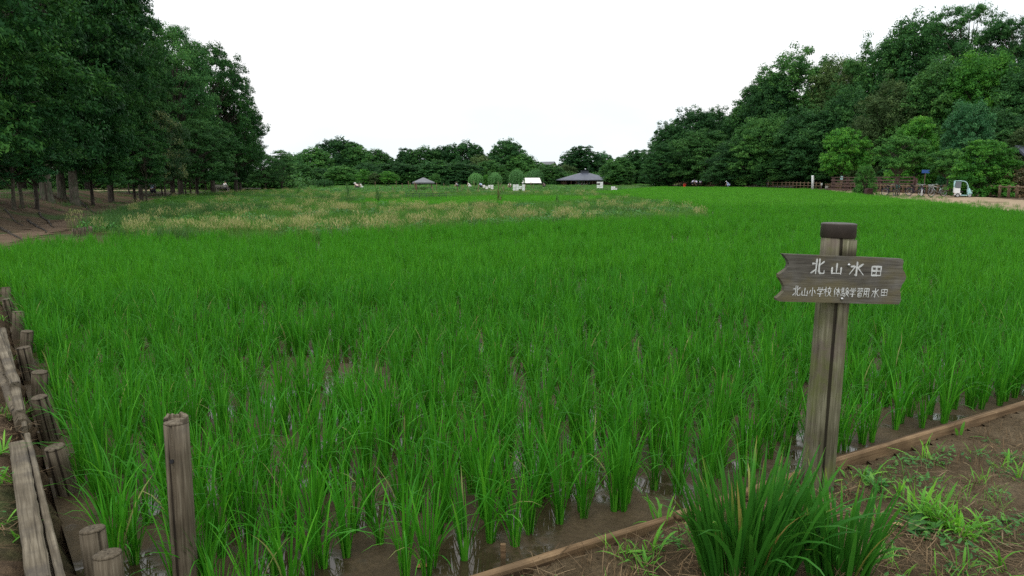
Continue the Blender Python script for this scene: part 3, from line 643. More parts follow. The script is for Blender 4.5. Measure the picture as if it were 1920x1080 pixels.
def tree_proto(seed, H=13, Rad=5.5, base=.2, ncl=150, npl=260, leaf=.16, clr=1.1, flat_=.45, shape='dome', lean=0.0, trunk_r=None, nlimb=40, slender=.55, stems=1):
    r = np.random.RandomState(seed); ph = r.uniform(0, 6.3, 4)
    cl = []; tries = 0; mind = clr * (.74 if ncl > 60 else .55)
    while len(cl) < ncl and tries < ncl * 60:
        tries += 1
        t = r.uniform(0, 1); th = r.uniform(0, 2 * PI)
        if shape == 'dome': e = math.sqrt(max(0, 1 - ((t - .38) / .64) ** 2))
        elif shape == 'umbrella': e = math.sqrt(max(0, 1 - ((t - .55) / .56) ** 2)) * (.55 + .45 * min(1, t / .5))
        elif shape == 'column': e = min(1, 4 * t + .35) * math.sqrt(max(0, 1 - t ** 2.2)) 
        elif shape == 'cone': e = (1 - t) ** .75 * min(1, .5 + 5 * t)
        else: e = math.sqrt(max(0, 1 - (t * .95) ** 2))
        e *= 1 + .16 * math.sin(2 * th + ph[0] + 3 * t) + .12 * math.sin(3 * th + ph[1] - 5 * t) + .08 * math.sin(5 * th + ph[2])
        q = (r.uniform(.1, 1) ** .42) * e * Rad
        p = np.array([q * math.cos(th), q * math.sin(th), H * (base + (1 - base) * t)])
        if cl and min(np.sum((np.array(cl) - p) ** 2 * [1, 1, 1.8], 1)) < mind ** 2: continue
        cl.append(p)
    cl = np.array(cl); ncl = len(cl)
    rc = clr * r.uniform(.65, 1.35, ncl); tc_ = r.normal(0, .16, ncl)
    # every bough carries several rounded sprays; leaves lie over each spray like tiles
    ms = 8; kc = np.repeat(np.arange(ncl), ms); d0 = r.normal(0, 1, (len(kc), 3)); d0 /= np.linalg.norm(d0, axis=1)[:, None]; d0[:, 2] = np.abs(d0[:, 2]) * 1.1 - .28
    sc_ = cl[kc] + d0 * (rc[kc] * r.uniform(.45, .95, len(kc)))[:, None] * [1, 1, flat_ * 1.5]; sc_[:, 2] -= rc[kc] * .18 * (1 - np.abs(d0[:, 2]))
    rs = rc[kc] * r.uniform(.28, .50, len(kc)); ts = tc_[kc] + r.normal(0, .09, len(kc))
    k = np.repeat(np.arange(len(kc)), r.poisson(npl / ms, len(kc))); n = len(k)
    d = r.normal(0, 1, (n, 3)); d /= np.linalg.norm(d, axis=1)[:, None]; d[:, 2] = np.where(d[:, 2] < 0, d[:, 2] * .35, d[:, 2])
    rad = r.uniform(0, 1, n) ** .3
    pos = sc_[k] + d * (rad * rs[k])[:, None] * [1, 1, .45 + flat_ * .6] + r.normal(0, .04 * clr, (n, 3))
    out_ = cl[kc[k]] * [1, 1, 0]; out_ /= np.linalg.norm(out_, axis=1)[:, None] + .5
    nr = d * .75 + out_ * .12 + [0, 0, .42] + r.normal(0, .30, (n, 3))
    V, F, T = leaves_np(r, pos, nr, leaf * r.uniform(.6, 1.35, n), np.clip(r.beta(2.2, 2.6, n) + ts[k], 0, 1), slender, .25)
    crown = np_mesh('crown', V, F, False, tint=T)
    # trunk and limbs
    tr = trunk_r or H * .024; paths, radii = [], []
    for sidx in range(stems):
        a0 = r.uniform(0, 6.3); off = 0 if stems == 1 else tr * 1.6
        zt = np.linspace(0, .8, 9); w = np.cumsum(r.normal(0, .012 * H, (9, 2)), 0) * zt[:, None]
        spread = zt * H * (.0 if stems == 1 else .16)
        tp = np.column_stack([w[:, 0] + math.cos(a0) * (off + spread) + lean * zt * H, w[:, 1] + math.sin(a0) * (off + spread), zt * H - .15])
        trad = tr * np.array([1.7, 1.12, .98, .88, .76, .62, .46, .3, .14]) * (1 if stems == 1 else .7)
        tp = np.insert(tp, 1, tp[0] + (tp[1] - tp[0]) * .22, 0); trad = np.insert(trad, 1, trad[0] * .72)
        paths.append(tp); radii.append(trad)
    for j in r.permutation(ncl)[:nlimb]:
        c = cl[j]; tp = paths[r.randint(stems)]; z0 = max(base * H * .75, c[2] * r.uniform(.45, .72)); i = np.argmin(np.abs(tp[:, 2] - z0)); s0 = tp[i]
        m = (s0 + c) / 2 + [0, 0, .10 * np.linalg.norm(c - s0)] + r.normal(0, .18, 3); tt_ = np.linspace(0, 1, 6)[:, None]
        pth = (1 - tt_) ** 2 * s0 + 2 * tt_ * (1 - tt_) * m + tt_ ** 2 * c
        rr = min(tr * .5, .018 * np.linalg.norm(c - s0) + .02); paths.append(pth); radii.append(np.linspace(rr, .012, 6))
    V, F = tubes_np(paths, radii, 8)
    return crown, np_mesh('trunk', V, F, True), H, Rad
def willow_proto(seed, H=6.5, Rad=2.6):
    r = np.random.RandomState(seed); n = 210; th = r.uniform(0, 6.3, n); q = Rad * r.uniform(.05, 1, n) ** .6; top = H * (1 - .35 * (q / Rad) ** 2) * r.uniform(.9, 1, n)
    ln = top * r.uniform(.5, .9, n); Vs = []
    k = np.repeat(np.arange(n), 46); m = len(k); t = r.uniform(0, 1, m)
    pos = np.column_stack([np.cos(th[k]) * (q[k] + .25 * np.sqrt(t)), np.sin(th[k]) * (q[k] + .25 * np.sqrt(t)), top[k] - ln[k] * t]) + r.normal(0, .1, (m, 3))
    V, F, T = leaves_np(r, pos, np.column_stack([np.cos(th[k]), np.sin(th[k]), np.full(m, .5)]) + r.normal(0, .5, (m, 3)), r.uniform(.2, .42, m), r.beta(2, 2, m), .3, 2.5)
    tp = np.column_stack([np.zeros(6), np.zeros(6), np.linspace(-.1, H * .8, 6)])
    pth, rad = [tp], [np.linspace(.2, .05, 6)]
    for j in range(14):
        e = np.array([math.cos(th[j]) * q[j], math.sin(th[j]) * q[j], top[j]]); s0 = np.array([0, 0, H * .45]); tt_ = np.linspace(0, 1, 5)[:, None]; pth.append(s0 + (e - s0) * tt_); rad.append(np.linspace(.07, .02, 5))
    V2, F2 = tubes_np(pth, rad, 6)
    return np_mesh('crown', V, F, False, tint=T), np_mesh('trunk', V2, F2, True), H, Rad

TP = {
 'grand_a': tree_proto(1, 16, 6.5, .145, 190, 420, .23, 1.35, .5, 'umbrella', trunk_r=.30),
 'grand_b': tree_proto(2, 15, 6.0, .15, 180, 420, .23, 1.3, .55, 'dome', trunk_r=.28, slender=.42),
 'grand_c': tree_proto(3, 15, 6.0, .165, 150, 420, .23, 1.35, .5, 'umbrella', trunk_r=.28),
 'airy': tree_proto(4, 14, 6.2, .24, 120, 620, .19, 1.35, .6, 'dome', trunk_r=.30, nlimb=70),
 'low': tree_proto(5, 7, 3.4, .26, 110, 420, .15, .9, .36, 'dome', trunk_r=.13),
 'slim': tree_proto(6, 8, 1.9, .25, 60, 300, .14, .75, .4, 'column', trunk_r=.085, lean=.03),
 'wood_a': tree_proto(11, 15, 6.2, .06, 190, 400, .30, 1.6, .95, 'dome'),
 'wood_b': tree_proto(12, 15, 6.0, .05, 190, 400, .30, 1.5, .85, 'column'),
 'wood_c': tree_proto(13, 15, 6.4, .07, 170, 440, .30, 1.7, 1.0, 'dome'),
 'layered': tree_proto(14, 14, 6.0, .04, 150, 400, .30, 1.8, .45, 'column'),
 'spiky': tree_proto(15, 15, 5.0, .04, 160, 340, .30, 1.5, .36, 'cone'),
 'far_a': tree_proto(21, 12, 5.8, .04, 150, 280, .42, 1.6, 1.05, 'dome'),
 'far_b': tree_proto(22, 12, 5.4, .05, 140, 280, .42, 1.5, .95, 'column'),
 'far_c': tree_proto(23, 12, 5.6, .03, 150, 280, .42, 1.6, 1.0, 'bush'),
 'small_a': tree_proto(31, 4.6, 2.0, .30, 80, 300, .15, .66, .42, 'dome', trunk_r=.09),
 'small_b': tree_proto(32, 4.6, 2.1, .50, 75, 300, .15, .56, .36, 'dome', trunk_r=.08, stems=2),
 'round': tree_proto(33, 5, 2.6, .04, 110, 320, .17, .78, .36, 'bush', trunk_r=.1),
 'shrub': tree_proto(34, 2.2, 1.7, .03, 55, 220, .13, .52, .4, 'bush', trunk_r=.04),
 'willow': willow_proto(41),
}
for k_ in TP:
    TP[k_][0].materials.append(M['tree_mid']); TP[k_][1].materials.append(M['bark'])
def tree(proto, mat, px, top, d, cw, label, name='broadleaf_tree', cat='tree', group=None, bark='bark', base=None, base_px=None):
    crown, trunk, H, Rad = TP[proto]
    x = XatD(px, d); g = hz(x, d) if base is None else base
    h = ZatD(top, d) - g; w = cw / FPX * d / 2
    t = thing(name, label, cat, (x, d, g), 0, group)
    rr = random.Random(int(px * 7 + top * 3 + d))
    sx = w / (Rad * 1.08); sz = h / (H * 1.03); rz = rr.uniform(0, 6.28)
    a = link('trunk', trunk, None, t, (0, 0, 0), rz, M[bark]); b = link('crown', crown, None, t, (0, 0, 0), rz, M[mat])
    for o in (a, b): o.scale = (sx, sx, sz)
    return t

# ---- left wood: (proto, leaf, px, top row, depth, crown width px, bark, label)
LEFTW = [
 ('grand_b', 'tree_deep', -70, -420, 22, 520, 'bark', 'huge dark tree whose boughs hang in at the upper left corner'),
 ('grand_a', 'tree_deep', 84, -330, 32, 400, 'bark_pale', 'huge tree with the thickest pale root-flared trunk on the bank'),
 ('grand_b', 'tree_deep', 113, -190, 36, 270, 'bark_pale', 'tall dark tree with a straight pale trunk beside the thickest trunk'),
 ('grand_c', 'tree_deep', 136, -110, 35, 300, 'bark_pale', 'tall tree with a root-footed trunk standing at the bank edge'),
 ('grand_a', 'tree_deep', 205, -50, 44, 215, 'bark', 'broad dark tree arching over the path with sky at its crown edge'),
 ('grand_c', 'tree_mid', 262, 20, 50, 150, 'bark', 'tree with a leaning dark trunk beside the blue-shirted sitter'),
 ('airy', 'tree_dark', 338, 52, 60, 185, 'bark', 'tall open-crowned tree with sky showing through its upper boughs'),
 ('airy', 'tree_deep', 398, 84, 67, 170, 'bark', 'spreading tree with a short thick trunk left of the bench'),
 ('airy', 'tree_dark', 442, 132, 70, 112, 'bark', 'tree with a rounded outer crown at the end of the left wood'),
 ('grand_c', 'tree_deep', 450, 215, 76, 100, 'bark', 'dark lower tree filling the end of the left wood above the bench'),
 ('low', 'tree_mid', 368, 222, 56, 150, 'bark', 'lower layered tree with yellowish green sprays before the tall ones'),
 ('low', 'tree_cream', 308, 205, 48, 92, 'bark', 'small tree carrying cream flower tassels on its outer sprays'),
 ('low', 'tree_deep', 250, 215, 46, 130, 'bark', 'dark low tree over the shaded path beside the cream-flowered one'),
 ('low', 'tree_deep', 170, 205, 38, 170, 'bark', 'dark low tree whose drooping sprays hang over the root-covered bank'),
 ('slim', 'tree_blue', 20, 165, 26, 150, 'bark_pale', 'slim pale-stemmed tree at the left edge of the photo'),
 ('slim', 'tree_deep', 36, 130, 27, 140, 'bark_pale', 'slim upright tree second from the left edge'),
 ('slim', 'tree_deep', 64, 140, 28, 160, 'bark', 'slim dark leaning tree before the thickest pale trunk'),
 ('slim', 'tree_deep', 272, 245, 44, 85, 'bark_pale', 'thin pale sapling standing alone at the path bend'),
 ('grand_b', 'tree_deep', 40, 60, 62, 300, 'bark', 'dark tree deep in the wood behind the slim stems'),
 ('grand_a', 'tree_deep', 165, 50, 64, 260, 'bark', 'dark tree deep in the wood behind the bank trees'),
 ('grand_c', 'tree_deep', 285, 110, 74, 200, 'bark', 'dark tree behind the blue-shirted sitter'),
 ('grand_b', 'tree_deep', 322, 135, 62, 170, 'bark', 'tree with the widest dark buttressed trunk in mid wood'),
 ('low', 'tree_olive', 385, 285, 92, 75, 'bark', 'pale olive bush-like tree behind the seated person on the bench'),
 ('low', 'tree_deep', 440, 285, 90, 85, 'bark', 'dark low tree right behind the bench'),
 ('low', 'tree_mid', 497, 288, 88, 70, 'bark', 'small tree with a bent trunk past the end of the wood'),
 ('slim', 'tree_mid', 528, 282, 95, 62, 'bark', 'sparse small tree with upright shoots against the sky'),
 ('slim', 'tree_deep', 240, 210, 60, 60, 'bark', 'thin dark stem among the trunks left of the sitter'),
 ('slim', 'tree_deep', 302, 230, 66, 60, 'bark', 'thin dark stem just right of the sitter'),
 ('slim', 'tree_mid', 347, 240, 64, 60, 'bark_pale', 'thin pale stem between the buttressed trunk and the thick trunk'),
 ('slim', 'tree_deep', 356, 235, 66, 60, 'bark', 'thin dark stem in front of the sunlit clearing'),
]
for (p, m, px, top, d, cw, bk, lab) in LEFTW: tree(p, m, px, top, d, cw, lab, 'broadleaf_tree', 'tree', 'trees of the wood on the left', bk)
# ---- the far treeline
FARW = [
 ('far_a', 'tree_dark', 548, 293, 175, 62, 'dark rounded tree at the left start of the far treeline'),
 ('far_c', 'tree_mid', 588, 283, 195, 78, 'broad tree with a flat pale top left of the highest far crown'),
 ('far_a', 'tree_dark', 640, 266, 212, 88, 'highest crown of the far treeline left of the small pavilion'),
 ('far_b', 'tree_mid', 668, 273, 208, 66, 'lighter shoulder crown right of the highest far crown'),
 ('far_c', 'tree_mid', 703, 286, 215, 70, 'low sloping crown before the gap in the far treeline'),
 ('far_b', 'tree_mid', 565, 310, 165, 60, 'small tree in front of the left far treeline'),
 ('far_a', 'tree_fresh', 642, 314, 162, 66, 'wide low tree with pale trunks in front of the highest far crown'),
 ('far_b', 'tree_dark', 730, 296, 220, 60, 'dark crown at the dip of the far treeline'),
 ('far_b', 'tree_dark', 762, 281, 216, 58, 'dark crown above the small pavilion roof on its left'),
 ('far_a', 'tree_mid', 796, 281, 214, 66, 'mid green crown right above the small pavilion roof'),
 ('far_c', 'tree_dark', 836, 279, 216, 70, 'dark crown between the small pavilion and the willows'),
 ('far_a', 'tree_dark', 876, 272, 214, 70, 'taller crown with an uneven top left of the dip'),
 ('far_b', 'tree_olive', 900, 293, 205, 60, 'brownish green crown below the taller uneven crown'),
 ('far_a', 'tree_dark', 951, 269, 212, 80, 'large domed tree standing highest right of the dip'),
 ('far_b', 'tree_mid', 978, 291, 206, 60, 'crown leaning out right of the large domed tree'),
 ('far_c', 'tree_mid', 920, 305, 196, 60, 'mid green crown behind the first two willows'),
 ('far_c', 'tree_dark', 815, 305, 192, 90, 'low dark crown right behind the small pavilion'),
 ('far_a', 'tree_dark', 860, 308, 190, 80, 'low dark crown behind the garden shrubs'),
 ('far_a', 'tree_dark', 745, 308, 190, 80, 'low dark crown left of the small pavilion'),
 ('far_c', 'tree_dark', 690, 308, 195, 70, 'low dark crown behind the yellowish slender tree'),
 ('far_b', 'tree_mid', 1008, 305, 212, 44, 'loose light crown left of the far house'),
 ('far_c', 'tree_mid', 1030, 311, 188, 60, 'low crown between the white canopy and the pavilion'),
 ('far_b', 'tree_dark', 1088, 277, 226, 80, 'broad tree with jagged top right behind the large pavilion'),
 ('far_a', 'tree_olive', 1060, 312, 215, 40, 'low crown behind the left eave of the large pavilion'),
 ('far_a', 'tree_blue', 1130, 290, 265, 44, 'distant bluish crown peeping over the large pavilion'),
 ('far_b', 'tree_mid', 1160, 297, 171, 62, 'open tree over the right eave of the large pavilion'),
 ('far_b', 'tree_dark', 1192, 284, 192, 70, 'dark spreading tree with a bent trunk right of the large pavilion'),
 ('far_a', 'tree_dark', 1225, 300, 190, 60, 'low dark tree at the foot of the right wood'),
 ('far_c', 'tree_dark', 600, 318, 172, 60, 'dark bushy tree above the weeping shrub'),
 ('far_b', 'tree_mid', 520, 312, 140, 60, 'low tree between the left wood and the far treeline'),
]
for (p, m, px, top, d, cw, lab) in FARW: tree(p, m, px, top, d, cw * 1.12, lab, 'broadleaf_tree', 'tree', 'trees of the far treeline')
for (p, m, px, top, d, cw, lab, nm) in [
 ('slim', 'tree_bright', 682, 317, 150, 28, 'slender yellowish green tree before the far treeline', 'broadleaf_tree'),
 ('small_a', 'tree_olive', 703, 325, 150, 26, 'small dull brownish tree beside the slender yellowish one', 'broadleaf_tree'),
 ('small_a', 'tree_bright', 729, 322, 150, 36, 'small bright green tree left of the small pavilion', 'broadleaf_tree'),
 ('small_a', 'tree_mid', 816, 326, 160, 18, 'small round tree right of the small pavilion', 'broadleaf_tree'),
 ('shrub', 'tree_dark', 829, 340, 150, 9, 'small clipped dark bush nearer the small pavilion', 'garden_bush'),
 ('shrub', 'tree_dark', 839, 339, 150, 9, 'small clipped dark bush nearer the willows', 'garden_bush'),
 ('willow', 'tree_dark', 608, 334, 120, 34, 'dark weeping shrub drooping to the grass', 'weeping_shrub'),
 ('willow', 'willow', 892, 322, 150, 29, 'pale weeping willow leftmost of the row', 'willow_tree'),
 ('willow', 'willow', 928, 321, 150, 28, 'pale weeping willow right of a bright round shrub', 'willow_tree'),
 ('willow', 'willow', 969, 315, 150, 31, 'tallest pale weeping willow beside the white canopy', 'willow_tree'),
 ('willow', 'willow', 1004, 315, 185, 36, 'pale weeping willow behind the white canopy', 'willow_tree'),
 ('shrub', 'tree_bright', 909, 329, 152, 22, 'bright round shrub between two willows', 'garden_bush'),
 ('shrub', 'tree_bright', 1180, 341, 175, 22, 'bright low bush right of the large pavilion', 'garden_bush'),
]: tree(p, m, px, top, d, cw, lab, nm, 'bush' if 'bush' in nm or 'shrub' in nm else 'tree')
# ---- right wood
RIGHTW = [
 ('wood_b', 'tree_dark', 1252, 232, 150, 84, 'spiky layered tree at the left tip of the right wood'),
 ('wood_b', 'tree_dark', 1295, 207, 154, 110, 'pointed dark tree with tiered boughs beside the left tip'),
 ('layered', 'tree_dark', 1238, 268, 140, 66, 'low tiered tree at the foot of the left tip'),
 ('wood_b', 'tree_dark', 1338, 205, 158, 80, 'dark tree with bare twigs above its flat top'),
 ('layered', 'tree_mid', 1318, 242, 138, 110, 'layered tree with drooping grey-green boughs over the kneeling people'),
 ('wood_b', 'tree_dark', 1378, 208, 150, 80, 'dark tree in the notch of the right wood outline'),
 ('wood_a', 'tree_dark', 1412, 168, 146, 92, 'dark stepped tree on the rising outline of the right wood'),
 ('wood_c', 'tree_mid', 1482, 106, 142, 150, 'tall domed tree forming the first high summit of the right wood'),
 ('wood_b', 'tree_dark', 1440, 150, 140, 100, 'dark tree just below the first high summit'),
 ('wood_a', 'tree_olive', 1560, 118, 134, 110, 'thin-topped olive tree right of the first high summit'),
 ('wood_c', 'tree_mid', 1625, 92, 126, 130, 'broad tree on the ridge with hazy light sprays'),
 ('layered', 'tree_dark', 1380, 262, 122, 110, 'dark layered tree leaning over the long grey planks'),
 ('wood_a', 'tree_mid', 1432, 225, 118, 110, 'yellowish green tree above the leaning poles'),
 ('wood_b', 'tree_dark', 1510, 205, 112, 130, 'clumpy dark tree in the middle of the right wood'),
 ('layered', 'tree_mid', 1510, 262, 112, 120, 'layered tree hanging over the white marker post'),
 ('wood_c', 'tree_dark', 1585, 175, 112, 120, 'rounded clumps of a dark tree below the ridge'),
 ('wood_a', 'tree_dark', 1695, 42, 118, 150, 'dark tree climbing toward the highest top of the right wood'),
 ('airy', 'tree_dark', 1790, 8, 112, 150, 'highest tree of the right wood with sky between its clumps'),
 ('airy', 'tree_dark', 1885, 30, 106, 130, 'open-topped tree right of the highest tree'),
 ('airy', 'tree_dark', 1945, 40, 104, 110, 'tall tree cut by the right edge of the photo'),
 ('wood_c', 'tree_olive', 1660, 165, 100, 130, 'greyish olive tree in the middle of the slope'),
 ('wood_b', 'tree_mid', 1745, 120, 96, 150, 'mid green tree below the highest tree'),
 ('wood_a', 'tree_bright', 1828, 108, 92, 140, 'yellowish green tree lighting up the middle of the slope'),
 ('wood_b', 'tree_dark', 1910, 120, 86, 140, 'dark tree on the slope by the right edge'),
 ('wood_c', 'tree_mid', 1648, 232, 104, 120, 'layered tree behind the wooden railing'),
 ('layered', 'tree_mid', 1735, 215, 94, 130, 'layered tree behind the bicycles'),
 ('wood_b', 'tree_dark', 1865, 210, 78, 130, 'dark tree behind the bright round tree'),
 ('wood_a', 'tree_dark', 1560, 250, 112, 100, 'dark undergrown tree behind the green-topped post'),
 ('wood_c', 'tree_dark', 1470, 268, 116, 100, 'dark hollow tree behind the upright pole'),
 ('layered', 'tree_olive', 1925, 235, 66, 110, 'dull olive tree by the roof at the right edge'),
]
for (p, m, px, top, d, cw, lab) in RIGHTW: tree(p, m, px, top, d, cw * 1.12, lab, 'broadleaf_tree', 'tree', 'trees of the wood on the right')
for (p, m, px, top, d, cw, lab, nm, bk) in [
 ('small_a', 'tree_bright', 1582, 243, 90, 80, 'young bright green tree standing clear of the wood by the path', 'broadleaf_tree', 'bark'),
 ('small_b', 'tree_fresh', 1684, 254, 59, 84, 'small round-crowned tree with a straight trunk beside the first bicycle', 'broadleaf_tree', 'bark_pale'),
 ('small_b', 'tree_fresh', 1776, 280, 61, 66, 'small tree with a forked pale trunk behind the silver bicycle', 'broadleaf_tree', 'bark_pale'),
 ('round', 'tree_bright', 1842, 264, 56, 112, 'bright leafy tree dense to the ground beside the scooter', 'broadleaf_tree', 'bark'),
 ('wood_a', 'tree_blue', 1808, 196, 70, 100, 'blue-green big-leaved tree behind the bright leafy tree', 'broadleaf_tree', 'bark'),
 ('round', 'tree_bright', 1716, 222, 76, 92, 'bright vine-covered tree above the wooden railing', 'broadleaf_tree', 'bark'),
 ('shrub', 'tree_fresh', 1622, 312, 64, 42, 'low leafy shrub at the near end of the wooden railing', 'leafy_shrub', 'bark'),
 ('shrub', 'tree_rust', 1912, 318, 55, 96, 'rusty brown leaved shrub behind the log fence at the right edge', 'leafy_shrub', 'bark'),
 ('shrub', 'tree_dark', 1665, 318, 88, 60, 'dark shrub seen through the wooden railing', 'leafy_shrub', 'bark'),
 ('shrub', 'tree_dark', 1735, 314, 90, 70, 'dark shrub behind the bicycles and the railing', 'leafy_shrub', 'bark'),
 ('shrub', 'tree_dark', 1802, 322, 64, 46, 'dark shrub behind the scooter', 'leafy_shrub', 'bark'),
]: tree(p, m, px, top, d, cw, lab, nm, 'shrub' if 'shrub' in nm else 'tree', None, bk)
# dark undergrowth that closes the view under the woods
ug = [tuft_mesh('undergrowth_bush', (lambda s: herb_tuft(s, 420, 1.5, 1.7, .3))(480 + i), M['tree_mid']) for i in range(4)]
UGR = [G(1215, 345.6, 0), G(1560, 349, .1), G(1700, 352, .1), G(2100, 358, .2), (150, 70), (150, 190), (40, 190)]
Q = rnd(UGR, 5200); Q = Q[(Q[:, 0] - np.interp(Q[:, 1], _fd, _fx) > 1.0) & in_view(Q, 4)]; n = len(Q)
scatter('undergrowth', ug, z3(Q, height(Q) - .1), R.uniform(0, 6.28, n), R.uniform(.7, 1.9, n), R.randint(0, 4, n), 'dark leafy undergrowth beneath the right wood', 'undergrowth')
UGB = [(-150, 175), (-60, 160), (-30, 185), (10, 196), (36, 200), (40, 290), (-200, 290)]
Q = rnd(UGB, 5000); Q = Q[in_view(Q, 4)]; n = len(Q)
scatter('far_undergrowth', ug, z3(Q, height(Q) - .1), R.uniform(0, 6.28, n), R.uniform(1.0, 2.3, n), R.randint(0, 4, n), 'dark leafy undergrowth along the far treeline', 'undergrowth')
UGL = [(-70, 70), (-48, 92), (-32, 98), (-38, 135), (-130, 135), (-130, 60)]
Q = rnd(UGL, 1500); Q = Q[in_view(Q, 4)]; n = len(Q)
scatter('shaded_undergrowth', ug, z3(Q, height(Q) - .1), R.uniform(0, 6.28, n), R.uniform(.8, 1.9, n), R.randint(0, 4, n), 'leafy undergrowth behind the trunks of the left wood', 'undergrowth')
# sunlit clearing seen between the trunks
drape('clearing', [G(150, 358, .2), G(300, 360, 0), G(440, 357, 0), G(430, 350.5, 0), G(300, 351, 0), G(150, 351, .2)], M['path_right'], 1.2, 0.03)
# roots that run over the bank, each from its trunk
def root(pts, r0, lab):
    rr = random.Random(len(lab)); P3 = []
    for i in range(len(pts) - 1):
        a, b = G(*pts[i], .35), G(*pts[i + 1], .35)
        for k in range(4):
            q = a + (b - a) * k / 4; q = q + np.array([rr.uniform(-.06, .06), rr.uniform(-.06, .06)]); P3.append((q[0], q[1], hz(q[0], q[1]) + .02))
    o = MB().tube(P3, [r0 * .6 * (1 - .75 * i / len(P3)) for i in range(len(P3))], 7).build('tree_root', M['bark'])
    tag(o, lab, 'root', 'roots bared on the bank')
root([(150, 376), (170, 382), (185, 389)], .11, 'bared root running down from the root-footed trunk')
root([(75, 392), (90, 400), (98, 409)], .07, 'bared root in the middle of the bank below the slim stems')
root([(52, 398), (75, 409), (92, 416)], .07, 'longer bared root lying lower on the bank')
root([(0, 409), (25, 418), (45, 428)], .08, 'bared root at the left edge reaching the dirt path')
root([(12, 396), (30, 402), (48, 405)], .05, 'thin bared root above the lower long root')
root([(55, 434), (85, 433), (96, 435)], .05, 'thin root crossing the dirt path near the rice')

# ------------------------------------------------------------------ the sign
B = G(1531, 912, 0.0)
SG = thing('field_sign', 'weathered wooden field sign with white brush lettering beside iris leaves', 'sign', (B[0], B[1], 0), math.radians(4)); SG.rotation_euler[1] = math.radians(.75)
rr = random.Random(5)
PR = .075
def ring_post(mb, z0, z1, r0, r1, n=28, steps=16, rng=rr, groove=()):
    rings = []; ph = [rng.uniform(0, 6.3) for _ in range(4)]
    for i in range(steps + 1):
        z = z0 + (z1 - z0) * i / steps; R0 = r0 + (r1 - r0) * i / steps; ring = []
        for k in range(n):
            a = 2 * PI * k / n
            q = R0 * (1 + .012 * math.sin(2 * a + ph[0] + z * 2) + .010 * math.sin(3 * a + ph[1] - z) + .005 * math.sin(9 * a + ph[2] + 3 * z))
            for (ga, gw, gd) in groove:
                dd = abs((a - ga - .05 * math.sin(z * 4 + ga) + PI) % (2 * PI) - PI)
                if dd < gw: q -= gd * (1 - dd / gw)
            ring.append(mb.bm.verts.new((math.cos(a) * q, math.sin(a) * q, z)))
        rings.append(ring)
    for i in range(steps):
        for k in range(n):
            f = mb.bm.faces.new((rings[i][k], rings[i][(k + 1) % n], rings[i + 1][(k + 1) % n], rings[i + 1][k])); f.smooth = True
    mb.bm.faces.new(rings[-1]); mb.bm.faces.new(rings[0][::-1]); return mb
GRV = ((math.radians(284), .022, .009), (math.radians(236), .035, .010), (math.radians(318), .03, .006), (math.radians(205), .03, .008))
ring_post(MB(), -.3, 1.24, PR * 1.03, PR * .97, 72, 20, rr, GRV).build('post', M['post_wood'], SG)
cp = MB(); cp.tube([(0, 0, 1.232), (0, 0, 1.235), (0, 0, 1.292), (0, 0, 1.296), (0, 0, 1.299)], [PR * 1.01, PR * 1.03, PR * 1.03, PR * 1.02, PR * .9], 40); cp.build('post_cap', M['cap'], SG)
lip = MB(); lip.tube([(0.010, -.005, 1.150), (0.010, -.005, 1.222)], [PR * .97, PR * .95], 30); lip.build('post_collar', M['post_wood'], SG)
# board, lettering
BW, BH, BT = .60, .222, .030
SX, SZ = .000447, .000428
def bxy(X, Y): return ((X - 805) * SX, -(Y - 697 - .012 * (X - 805)) * SZ)
leftE = [(105, 428), (135, 462), (170, 500), (184, 540), (170, 590), (125, 625), (85, 655), (90, 690), (130, 740), (160, 790), (158, 840), (120, 885), (82, 918), (90, 942), (125, 953)]
rightE = [(1495, 960), (1510, 915), (1496, 850), (1484, 800), (1500, 735), (1528, 690), (1536, 650), (1515, 605), (1485, 570), (1478, 525), (1484, 480), (1465, 452)]
ol = [bxy(*p) for p in leftE] + [bxy(400, 955), bxy(805, 958), bxy(1200, 961)] + [bxy(*p) for p in rightE] + [bxy(1200, 445), bxy(805, 440), bxy(400, 433)]
BD = link('name_board', MB().prism(ol, BT).mesh('name_board'), M['board_wood'], SG, (-.016, -PR - .022, 1.046)); BD.scale = (.93, 1, .97); BD.rotation_euler[1] = math.radians(1.7)
